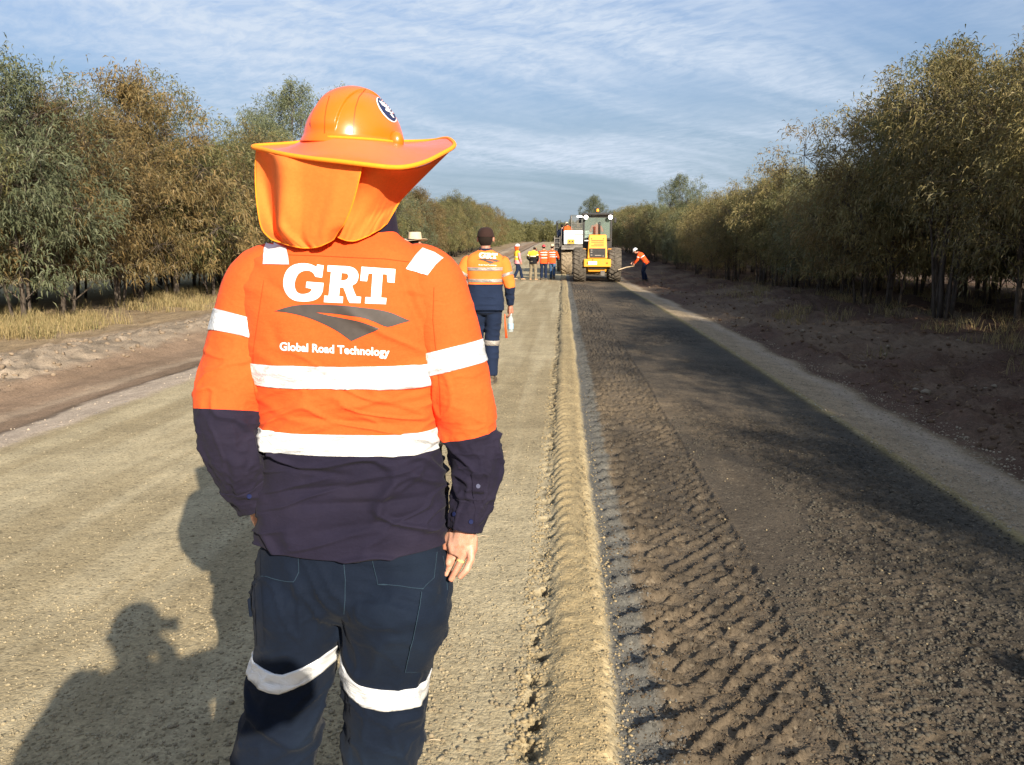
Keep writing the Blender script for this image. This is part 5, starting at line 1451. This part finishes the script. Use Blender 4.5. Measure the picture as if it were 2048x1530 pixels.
loc2 = man2.location.copy()
tb2 = bvh_of([o for o in man2.children if o.name.startswith('shirt')][0])
def ray2(x, y): return ray(x, y)
for nm, pl_, mt in (('logo_lettering', [[G_], [R_, Rh], [T_]], 'print'), ('logo_swoosh', [[SW]], 'printdark'), ):
    project([sh2(p) for p in pl_], tb2, .004, 2.5, ray2, nm, M[mt], man2, origin=Vector((0, 0, CAMH)) - loc2)
txt2 = text_polys('Global Road Technology', 560, 779, 700, .03, .016, 21.5)
project([sh2(p) for p in txt2], tb2, .004, 5, ray2, 'company_name', M['print'], man2, origin=Vector((0, 0, CAMH)) - loc2)
# ribbon on his belt
m_ = MB(); c = at(1013, 660, 9.62) - loc2
m_.tube([c + Vector((-.02, 0, .18)), c + Vector((-.01, -.03, .05)), c + Vector((.0, -.02, -.09))], [(.005, .003), (.010, .003), (.014, .003)], 8); m_.build('orange_rag', M['orange'], man2, smooth=True)
bw = man2.matrix_world
hb2 = loc2 + Vector((.262, .055, .74)) * 1.03
bo = empty('water_bottle', tuple(hb2 - Vector((-.01, -.0, .17))), 0, 'clear plastic water bottle with blue label held by the man in the dark cap', 'bottle')
m_ = MB(); m_.tube([(0, 0, 0), (0, 0, .01), (0, 0, .15), (0, 0, .185), (0, 0, .20)], [.026, .031, .031, .014, .012], 16); m_.build('bottle_body', M['bottle'], bo, smooth=True)
m_ = MB(); m_.tube([(0, 0, .035), (0, 0, .095)], .0322, 16, False); m_.build('bottle_label', M['bottlelabel'], bo, smooth=True)
m_ = MB(); m_.tube([(0, 0, .198), (0, 0, .216)], .0145, 12); m_.build('bottle_cap', M['print'], bo, smooth=True)
# man in the cream hat, hidden up to the hat by the big man's shoulder
ph = at(829, 478, 12.4)
figure((ph.x, 12.4), R(-12), 'man in a cream felt hat, mostly hidden behind the shoulder of the big man', 1.72, dict(hy=R(-20)), shirt='orange2', lower='navy2', hat=hat_felt(), tapemat='tapegrey', skin='skintan')
# far group at the machine
YF = 43.0
def fx(px, Y=YF): return at(px, 560, Y).x
BL = dict(eL=(-.27, .02, 1.12), wL=(-.20, .12, .90), eR=(.27, .02, 1.12), wR=(.20, .12, .90))
figure((fx(1034, 42.5), 42.5), R(-62), 'man with white hard hat and wide orange brim, light vest, walking right', 1.74, dict(kL=(-.08, .22, .52), aL=(-.08, .32, .10), kR=(.08, -.02, .50), aR=(.08, -.20, .13), **BL),
       shirt='yellowcloth', lower='pinkcloth', lowz=1.0, trousers='navy2', boots='bootpale', hat=hat_hard('whitehelmet', 'redhelmet', 'orange'), tapes=(1.15,), armtapes=False, voxel=.011, sleevecut=.2)
figure((fx(1066, 42.8), 42.8), R(-25), 'man with bowed head in yellow and black jacket and khaki trousers, hands in pockets', 1.72,
       dict(neck=(0, .07, 1.45), head=(.02, .17, 1.56), ht=-.6, eL=(-.29, -.03, 1.12), wL=(-.20, .10, .95), eR=(.29, -.03, 1.12), wR=(.20, .10, .95), aL=(-.15, 0, .087), aR=(.15, 0, .087), kL=(-.13, .02, .5), kR=(.13, .02, .5)),
       shirt='yellowcloth', lower='blackcloth', lowz=1.17, sleevecut=.45, trousers='khaki', boots='bootpale', hat=hat_cap('khaki'), tapes=(1.19,), collar='redhelmet' if False else 'orange', bulk=1.06)
figure((fx(1087), 43.2), R(4), 'man in orange shirt and dark trousers with red cap seen from behind', 1.74, dict(eL=(-.27, -.02, 1.14), wL=(-.29, .02, .90)), shirt='orange', trousers='navy2', hat=hat_cap('redhelmet'), tapes=(1.10, 1.24, 1.36), bulk=1.02, armtapes=False)
figure((fx(1103.5), 43.6), R(-10), 'man in orange shirt and blue jeans with cream hat beside the white machine', 1.74, dict(kL=(-.08, .12, .50), aL=(-.09, .18, .09), kR=(.10, .06, .50), aR=(.12, -.16, .14), eR=(.30, .02, 1.15), wR=(.30, .2, 1.05)), shirt='orange', trousers='jeans', hat=hat_felt('straw'), tapes=(1.14, 1.24, 1.36), armtapes=False)
# bending worker on the right bank
xb = 6.35 if False else at(1287, 552, 43).x
zb = float(gz(xb, 41.5))
figure((at(1287, 552, 41.5).x, 41.5), R(78), 'worker in white hard hat bending over on the dark right bank', 1.74,
       dict(pel=(0, -.10, .93), waist=(0, .0, 1.06), chest=(0, .13, 1.24), neck=(0, .28, 1.36), head=(0, .40, 1.44), ht=-.6, sL=(-.18, .22, 1.31), sR=(.18, .22, 1.31),
            eL=(-.20, .28, 1.04), wL=(-.12, .42, .86), eR=(.20, .30, 1.04), wR=(.12, .50, .90), hL=(-.09, -.08, .90), hR=(.09, -.08, .90), kL=(-.10, .03, .50), kR=(.10, .0, .50), aL=(-.11, -.02, .087), aR=(.11, -.14, .087)),
       shirt='orange', lower='orange', lowz=.9, hat=hat_hard('whitehelmet'), tapes=(1.16,), trousers='navy2')
w0 = at(1268, 532, 41.5); w1 = at(1236, 540, 40.6)
m_ = MB(); m_.tube([w0 - w0, (w1 - w0) * .5 + Vector((0, 0, .03)), w1 - w0], .022, 8)
rk = empty('long_pole', tuple(w0), 0, 'long pale wooden pole held low by the bending worker', 'pole')
m_.build('shaft', M['wood'], rk, smooth=True); m_ = MB(); m_.tube([(w1 - w0), (w1 - w0) * 1.03 - Vector((0, 0, .02))], .035, 8); m_.build('pole_tip', M['greymetal'], rk)
# the photographer, whose shadow falls on the road and on the big man's leg
figure((-.02, -.22, 0.0), R(2), 'person behind the camera holding up a phone with both hands', 1.74,
       dict(neck=(0, 0, 1.50), head=(0, -.02, 1.64), sL=(-.19, 0, 1.45), sR=(.19, 0, 1.48), eL=(-.32, .0, 1.22), wL=(-.10, .15, 1.46), eR=(.39, .02, 1.53), wR=(.11, .07, 1.48), dL=(.2, .1, 1), dR=(-.45, .35, 1), pL=(1, 0, 0), pR=(-1, 0, 0), tL=(0, -1, 0), tR=(0, -1, 0)), shirt='orange2', lower='navy2', hat=hat_hard('whitehelmet'), tapemat='tapegrey', bulk=1.28)
ph_ = empty('mobile_phone', (0, -.035, 1.60), R(3), 'dark mobile phone held up by the person behind the camera', 'phone')
m_ = MB(); m_.box((0, 0, 0), (.138, .008, .067)); m_.build('phone_body', M['blackpaint'], ph_, .004); m_ = MB(); m_.box((0, -.0045, 0), (.12, .001, .058)); m_.build('phone_screen', M['grille'], ph_)
figure((3.62, -.52), R(20), 'bystander in hard hat standing behind and to the right of the camera', 1.74, {}, shirt='orange2', lower='navy2', hat=hat_hard('whitehelmet'))
# orange survey stake
st = empty('survey_stake', tuple(at(884, 520, 22)), 0, 'thin orange survey stake standing on the left verge', 'stake')
xs__ = at(884, 515, 24); st.location = (xs__.x, 24, float(gz(xs__.x, 24)))
m_ = MB(); m_.box((0, 0, .55), (.028, .028, 1.1)); m_.box((0, 0, -.1), (.02, .02, .3)); m_.build('stake_shaft', M['wood'], st); m_ = MB(); m_.box((0, 0, .85), (.034, .034, .55)); m_.build('painted_top', M['orangepaint'], st)

# ================================================================== MACHINES
def tyre(parent, c, Rr, Wd, rim, side=1, mat='rubber', nl=22, name='wheel', ang=.55):
    """axis along x; wheel > tyre, rim"""
    wh = empty(name, c); wh.parent = parent
    prof = [(-.36, .60), (-.47, .66), (-.5, .80), (-.47, .93), (-.38, .985), (-.2, 1.0), (0, 1.005), (.2, 1.0), (.38, .985), (.47, .93), (.5, .80), (.47, .66), (.36, .60)]
    n = 64; V = []
    for i in range(n):
        a = 2 * math.pi * i / n
        for w_, r_ in prof: V.append((w_ * Wd, math.cos(a) * r_ * Rr * .955, math.sin(a) * r_ * Rr * .955))
    m = len(prof); F = [(i * m + j, i * m + j + 1, ((i + 1) % n) * m + j + 1, ((i + 1) % n) * m + j) for i in range(n) for j in range(m - 1)]
    mb = MB(); mb.add(V, F)
    for i in range(nl):
        for s in (-1, 1):
            a0 = 2 * math.pi * (i + (.5 if s > 0 else 0)) / nl
            P_ = []
            for t in np.linspace(0, 1, 6):
                x = s * Wd * (-.03 + .52 * t); a = a0 + ang * t * .42 * (-1); rr3 = Rr * (1.0 if t < .8 else 1.0 - (t - .8) * .35)
                P_.append((x, a, rr3))
            hw = .5 * 2 * math.pi / nl * .42
            Vv = []
            for x, a, r3 in P_:
                for da, rr4 in ((-hw * 1.25, Rr * .94), (-hw, r3), (hw, r3), (hw * 1.25, Rr * .94)): Vv.append((x, math.cos(a + da) * rr4, math.sin(a + da) * rr4))
            Fv = [(k * 4 + j, k * 4 + (j + 1), (k + 1) * 4 + j + 1, (k + 1) * 4 + j) for k in range(5) for j in range(3)] + [(0, 1, 2, 3), (20, 23, 22, 21)]
            mb.add(Vv, Fv)
    mb.build('tyre', M[mat], wh)
    rm = MB()
    for s in (-1, 1): rm.tube([(s * Wd * .36, 0, 0), (s * Wd * .30, 0, 0), (s * Wd * .12, 0, 0)], [Rr * .60, Rr * .58, Rr * .40], 28); rm.tube([(s * Wd * .1, 0, 0), (s * Wd * .34, 0, 0)], [Rr * .2, Rr * .17], 16)
    rm.build('rim', M[rim], wh)
    return wh
# --- wheel loader, seen from behind
YL = 41.2; xl_ = at(1194, 560, YL).x
LD = empty('wheel_loader', (xl_, YL, float(gz(xl_, YL)) - .02), R(-1.5), 'yellow wheel loader seen from behind, driving away along the right lane', 'wheel loader')
hood = MB(); 
# tapered rear hood: cross-sections along z
def hexa(mb, x0b, x0t, z0, z1, y0b, y0t, y1):
    V = [(-x0b, y0b, z0), (x0b, y0b, z0), (x0b, y1, z0), (-x0b, y1, z0), (-x0t, y0t, z1), (x0t, y0t, z1), (x0t, y1, z1), (-x0t, y1, z1)]
    mb.add(V, [(0, 3, 2, 1), (4, 5, 6, 7), (0, 1, 5, 4), (1, 2, 6, 5), (2, 3, 7, 6), (3, 0, 4, 7)])
hexa(hood, .475, .415, 1.09, 2.22, -.05, .12, 1.75); hood.build('engine_hood', M['yellow'], LD, .05)
gr_ = MB(); gr_.box((0, -.035, 1.36), (.74, .05, .44)); g0 = gr_.build('radiator_grille', M['grille'], LD, .01)
for i in range(7):
    s_ = MB(); s_.box((0, -.064, 1.18 + .06 * i), (.70, .008, .008)); s_.build('grille_bar', M['greymetal'], g0)
for zz, x0, x1 in ((1.50, -.32, -.24), (1.40, -.32, -.24), (1.27, -.32, -.24), (1.25, -.12, .18), (1.22, .24, .30)):
    s_ = MB(); s_.box(((x0 + x1) / 2, -.070, zz), (x1 - x0, .010, .035)); s_.build('grille_decal', M['tapegrey'], g0)
for i, zz in enumerate((1.70, 1.78, 1.87, 1.95)):
    s_ = MB(); t = (zz - 1.09) / 1.13; yy = -.05 + .17 * t - .004
    s_.box(((0.06 if i == 1 else 0), yy, zz), (.58 if i != 1 else .46, .012, .022)); s_.build('hood_louvre', M['grille'], LD)
for sx in (-.28, .28): s_ = MB(); s_.ell((sx, .072, 2.03), (.025, .02, .018), None, 8, 6); s_.build('hood_latch', M['blackpaint'], LD)
cw = MB(); cw.box((0, -.16, .905), (1.27, .42, .37)); cwo = cw.build('counterweight', M['yellow'], LD, .03)
c2 = MB(); V = [(-.46, -.12, .71), (.46, -.12, .71), (.46, .3, .71), (-.46, .3, .71), (-.42, -.06, .49), (.42, -.06, .49), (.42, .3, .49), (-.42, .3, .49)]
c2.add(V, [(0, 1, 2, 3), (4, 7, 6, 5), (0, 4, 5, 1), (1, 5, 6, 2), (2, 6, 7, 3), (3, 7, 4, 0)]); c2.build('tow_block', M['yellow'], LD, .015)
hitch = MB(); hitch.box((.26, -.02, .42), (.20, .16, .24)); hitch.build('tow_hitch', M['greymetal'], LD, .01)
pt = MB(); pt.box((-.22, -.376, .905), (.40, .010, .15)); po = pt.build('number_plate', M['print'], LD)
for i, ww in enumerate((.035, .05, .03, .045, .05, .03)):
    s_ = MB(); s_.box((-.35 + .054 * i, -.384, .905), (ww * .6, .004, .07)); s_.build('plate_mark', M['tapegrey'], po)
for sx in (-.45, .45): s_ = MB(); s_.tube([(sx, -.36, .90), (sx, -.385, .90)], .035, 14); s_.build('tail_light', M['redlens'], LD)
s_ = MB(); s_.tube([(-.22, -.36, 1.05), (-.22, -.38, 1.05)], .028, 12); s_.build('tow_pin', M['blackpaint'], LD)
chs = MB(); chs.box((0, .9, .85), (.80, 2.2, .45)); chs.box((0, 2.6, .85), (.7, 1.6, .5)); chs.tube([(-.85, .55, .80), (.85, .55, .80)], .17, 14); chs.tube([(-.85, 3.2, .80), (.85, 3.2, .80)], .17, 14); chs.build('chassis', M['blackpaint'], LD, .01)
for sx in (-.83, .83):
    for yy in (.55, 3.2): tyre(LD, (sx, yy, .80), .80, .62, 'yellow')
# cab
cab = MB()
for sx in (-.66, .66):
    for yy in (1.30, 2.55): cab.box((sx, yy, 2.42), (.09, .09, 1.45))
cab.box((0, 1.30, 2.02), (1.32, .08, .10)); cab.box((0, 1.92, 1.62), (1.40, 1.36, .60)); cab.box((0, 1.30, 3.08), (1.32, .08, .08))
for sx in (-.66, .66): cab.box((sx, 1.92, 1.98), (.08, 1.25, .10))
cb = cab.build('cab_frame', M['blackpaint'], LD, .02)
rf = MB(); rf.box((0, 1.9, 3.20), (1.50, 1.62, .13)); rf.build('cab_roof', M['blackpaint'], LD, .05)
for nm, c_, s__ in (('rear_window', (0, 1.29, 2.56), (1.24, .012, 1.0)), ('side_window', (-.67, 1.92, 2.56), (.012, 1.2, 1.02)), ('side_window', (.67, 1.92, 2.56), (.012, 1.2, 1.02)), ('windscreen', (0, 2.56, 2.56), (1.24, .012, 1.0))):
    s_ = MB(); s_.box(c_, s__); s_.build(nm, M['glass'], cb)
for sx in (-.56, .61):
    s_ = MB(); s_.tube([(sx, 1.02, 3.05), (sx, 1.12, 3.05)], [.112, .10], 20); wl = s_.build('work_light', M['blackpaint'], LD)
    s_ = MB(); s_.tube([(sx, 1.005, 3.05), (sx, 1.019, 3.05)], .102, 20); s_.build('lens', M['lamp'], wl)
    s_ = MB(); s_.tube([(sx, 1.1, 3.05), (sx, 1.3, 3.14)], .02, 8); s_.build('bracket', M['blackpaint'], wl)
s_ = MB(); s_.tube([(0, 1.4, 3.26), (0, 1.4, 3.33)], .03, 10); bk_ = s_.build('beacon_stem', M['blackpaint'], LD); s_ = MB(); s_.tube([(0, 1.4, 3.33), (0, 1.4, 3.40), (0, 1.4, 3.46)], [.06, .058, .03], 14); s_.build('beacon', M['beacon'], bk_, smooth=True)
for sx in (-1, 1):
    s_ = MB(); s_.tube([(sx * .72, 1.5, 3.0), (sx * .84, 1.5, 3.0)], .015, 8); mo_ = s_.build('mirror_arm', M['blackpaint'], LD)
    s_ = MB(); s_.box((sx * .85, 1.5, 2.92), (.13, .06, .26)); s_.build('mirror', M['blackpaint'], mo_, .03)
s_ = MB(); s_.tube([(.08, .85, 2.15), (.08, .85, 2.70), (.09, .82, 2.80)], [.055, .055, .06], 14); s_.build('exhaust_stack', M['blackpaint'], LD, smooth=True)
for sx in (-.52, .52): s_ = MB(); s_.box((sx * 1.12, .30, 1.55), (.16, .05, .035)); s_.build('side_marker', M['yellow'], LD)
lift = MB(); lift.box((-.45, 4.2, 1.1), (.12, 2.0, .3)); lift.box((.45, 4.2, 1.1), (.12, 2.0, .3)); lift.build('lift_arms', M['yellow'], LD, .02) if False else None
for sx in (-.45, .45): s_ = MB(); s_.box((sx, 3.9, 1.15), (.13, 2.0, .30), Matrix.Rotation(R(-12), 3, 'X')); s_.build('lift_arm', M['yellow'], LD, .02)
bk = MB(); bk.prism([(4.7, .25), (5.6, .22), (5.6, .26), (4.95, .36), (4.75, .75), (4.95, 1.15), (4.9, 1.18), (4.66, .8)], 'x', -1.15, 1.15); bk.build('bucket', M['yellow'], LD)
seat = MB(); seat.box((0, 1.75, 1.98), (.46, .46, .12)); seat.box((0, 1.50, 2.14), (.44, .10, .26)); seat.build('driver_seat', M['blackcloth'], LD, .04)
xf = Vector((xl_, YL, float(gz(xl_, YL))))
figure((xl_ + .0, YL + 1.72, xf.z + 1.26), R(0), 'driver in orange shirt sitting in the cab of the yellow loader', 1.72,
       dict(kL=(-.16, .42, .98), aL=(-.17, .50, .62), kR=(.16, .42, .98), aR=(.17, .50, .62), eL=(-.30, .10, 1.14), wL=(-.16, .38, 1.12), eR=(.30, .10, 1.14), wR=(.16, .38, 1.12)), shirt='orange', trousers='navy2', hat=hat_cap('blackcloth'), tapes=(), face=False)
# --- white road recycler in front of the loader, its left wheel beside the group of men
YR = 51.0; zr = float(gz(.9, YR)) - .02
RC = empty('road_recycler', (.90, YR, zr), R(2), 'white road recycling machine with open operator deck ahead of the yellow loader', 'road recycler'); RC.scale = (1.06, 1.06, 1.06)
b = MB(); b.box((.05, 1.9, 2.02), (1.75, 3.8, .76)); rb_ = b.build('engine_housing', M['whitepaint'], RC, .06)
s_ = MB(); s_.box((.22, -.02, 2.18), (.9, .03, .02)); s_.build('panel_line', M['greymetal'], rb_)
s_ = MB(); s_.box((.30, -.015, 1.92), (.03, .03, .14)); s_.build('panel_handle', M['greymetal'], rb_)
s_ = MB(); s_.box((-.42, -.012, 1.80), (.40, .02, .24)); yo = s_.build('warning_panel', M['yellow'], RC)
for sx in (-.50, -.34):
    s_ = MB(); s_.prism([(sx - .07, 1.76), (sx + .07, 1.76), (sx, 1.86)], 'y', -.026, -.030); s_.build('warning_mark', M['blackpaint'], yo)
b = MB(); b.box((.0, 1.0, 1.50), (1.9, 2.4, .20)); b.box((0, 2.6, 1.2), (1.0, 2.8, .5)); b.tube([(-.8, .35, .72), (.9, .35, .72)], .15, 12); b.box((-1.02, .5, 1.15), (.08, .5, 1.0)); b.build('frame', M['greymetal'], RC, .015)
tyre(RC, (-.66, .2, .70), .72, .62, 'whitepaint', mat='rubbertan', nl=16, ang=.9); tyre(RC, (.95, .2, .70), .72, .62, 'whitepaint', mat='rubbertan', nl=16, ang=.9)
tyre(RC, (-.75, 4.3, .70), .72, .62, 'whitepaint', mat='rubbertan', nl=16, ang=.9); tyre(RC, (.95, 4.3, .70), .72, .62, 'whitepaint', mat='rubbertan', nl=16, ang=.9)
b = MB(); b.prism([(-.6, 1.46), (-.62, 1.36), (.9, 1.36), (1.2, 1.0), (1.3, 1.05), (1.0, 1.46)], 'x', -.98, -.30); b.build('mudguard', M['greymetal'], RC, .02)
b = MB(); b.tube([(-.95, -.25, 1.25), (-.6, -.40, 1.48), (-.30, -.40, 1.44), (-.18, -.35, 1.20), (-.16, -.3, .6)], .045, 10); b.build('hydraulic_hose', M['greymetal'], RC, smooth=True)
b = MB(); b.tube([(-.05, -.25, 1.45), (.1, -.38, 1.25), (.3, -.3, 1.35), (.45, -.2, 1.1)], .03, 8); b.build('hydraulic_hose', M['blackpaint'], RC, smooth=True)
b = MB(); b.box((.15, .4, .62), (.8, 1.4, .62)); b.build('rotor_housing', M['blackpaint'], RC, .02)
b = MB(); b.tube([(-1.15, 1.0, 1.5), (-1.15, 1.0, 2.75)], .05, 10); b.tube([(-1.15, 1.0, 2.75), (-1.18, .98, 2.92)], [.05, .04], 10); b.build('exhaust_pipe', M['blackpaint'], RC, smooth=True)
lad = MB()
for sx in (-1.32, -1.02): lad.box((sx, .1, 1.15), (.05, .06, 1.9))
for i in range(7): lad.box((-1.17, .1, .42 + .26 * i), (.28, .05, .04))
lad.build('ladder', M['greymetal'], RC)
b = MB(); b.box((-1.16, .6, 1.35), (.26, .8, 1.2)); b.build('side_tank', M['blackpaint'], RC, .03)
b = MB(); b.box((-1.17, .19, .98), (.12, .02, .08)); b.build('tank_label', M['print'], RC)
b = MB(); b.box((-.72, .6, 1.95), (.22, .6, .5)); b.build('control_console', M['greymetal'], RC, .02)
cn = MB()
for sx in (-.38, .58):
    for yy in (.5, 1.9): cn.box((sx, yy, 2.80), (.04, .04, .85))
cn.box((.1, 1.2, 3.0), (1.0, 1.5, .03)) if False else None
cn.box((.1, .5, 2.78), (.96, .03, .03)); co2 = cn.build('canopy_frame', M['greymetal'], RC)
s_ = MB(); s_.box((.1, .49, 2.80), (.94, .012, .82)); s_.build('canopy_screen', M['paleglass'], co2); s_ = MB(); s_.box((-.38, 1.2, 2.80), (.012, 1.38, .82)); s_.build('canopy_screen', M['paleglass'], co2); s_ = MB(); s_.box((.58, 1.2, 2.80), (.012, 1.38, .82)); s_.build('canopy_screen', M['paleglass'], co2)
s_ = MB(); s_.box((.10, 1.2, 3.235), (1.04, 1.5, .05)); s_.build('canopy_roof', M['paleglass'], co2); s_ = MB(); s_.box((.06, .44, 3.16), (.30, .05, .07)); s_.build('light_bar', M['lamp'], co2)
s_ = MB(); s_.box((0.02, 1.1, 2.72), (.20, .3, .52)); s_.box((0.02, .95, 2.5), (.42, .42, .10)); s_.build('operator_seat', M['khaki'], RC, .03)
hr = MB(); hr.tube([(.62, .3, 2.42), (.62, .3, 2.90), (.80, .3, 2.90), (.80, .3, 2.42)], .022, 8); hr.tube([(-.95, 0, 1.6), (-.95, 0, 2.55), (-.95, 1.4, 2.55), (-.95, 1.4, 1.6)], .02, 8); hr.build('hand_rail', M['greymetal'], RC, smooth=True)
figure((.90 - .98, YR + .9, zr + 1.22), R(-20), 'man in dark clothes riding on the left platform of the white machine', 1.70, dict(BL), shirt='navy2', trousers='navy2', hat=hat_cap('blackcloth'), tapes=(), face=False)
figure((.90 - .60, YR + .55, zr + 1.42), R(30), 'man in orange shirt leaning over on the deck of the white machine', 1.70, dict(neck=(0, .1, 1.42), chest=(0, .04, 1.27), head=(0, .2, 1.54), ht=-.4, sL=(-.18, .07, 1.36), sR=(.18, .07, 1.36), **BL), shirt='orange', trousers='navy2', hat=hat_cap('straw'), tapes=(), face=False)

# loose straws lying on the road
for k, (px, py, an, ln, lb) in enumerate(((965, 1075, .15, .075, 'short pale straw on the tan road right of the hanging hand'), (868, 1482, .1, .045, 'tiny pale straw on the road near the bottom of the picture'), (1005, 905, .3, .06, 'short straw on the tan road just left of the loose ridge'))):
    d_ = ray(px, py); p_ = Vector((0, 0, CAMH)) + d_ * (-CAMH / d_.z); zz, _ = fullz(np.array([p_.x]), np.array([p_.y]))
    m_ = MB(); v_ = Vector((math.cos(an), math.sin(an), 0)) * ln; m_.tube([-v_ / 2, Vector((0, 0, .004)), v_ / 2], .0014, 6)
    o_ = m_.build('straw', M['wood']); o_.location = (p_.x, p_.y, float(zz[0]) + .004); tag(o_, lb, 'straw')
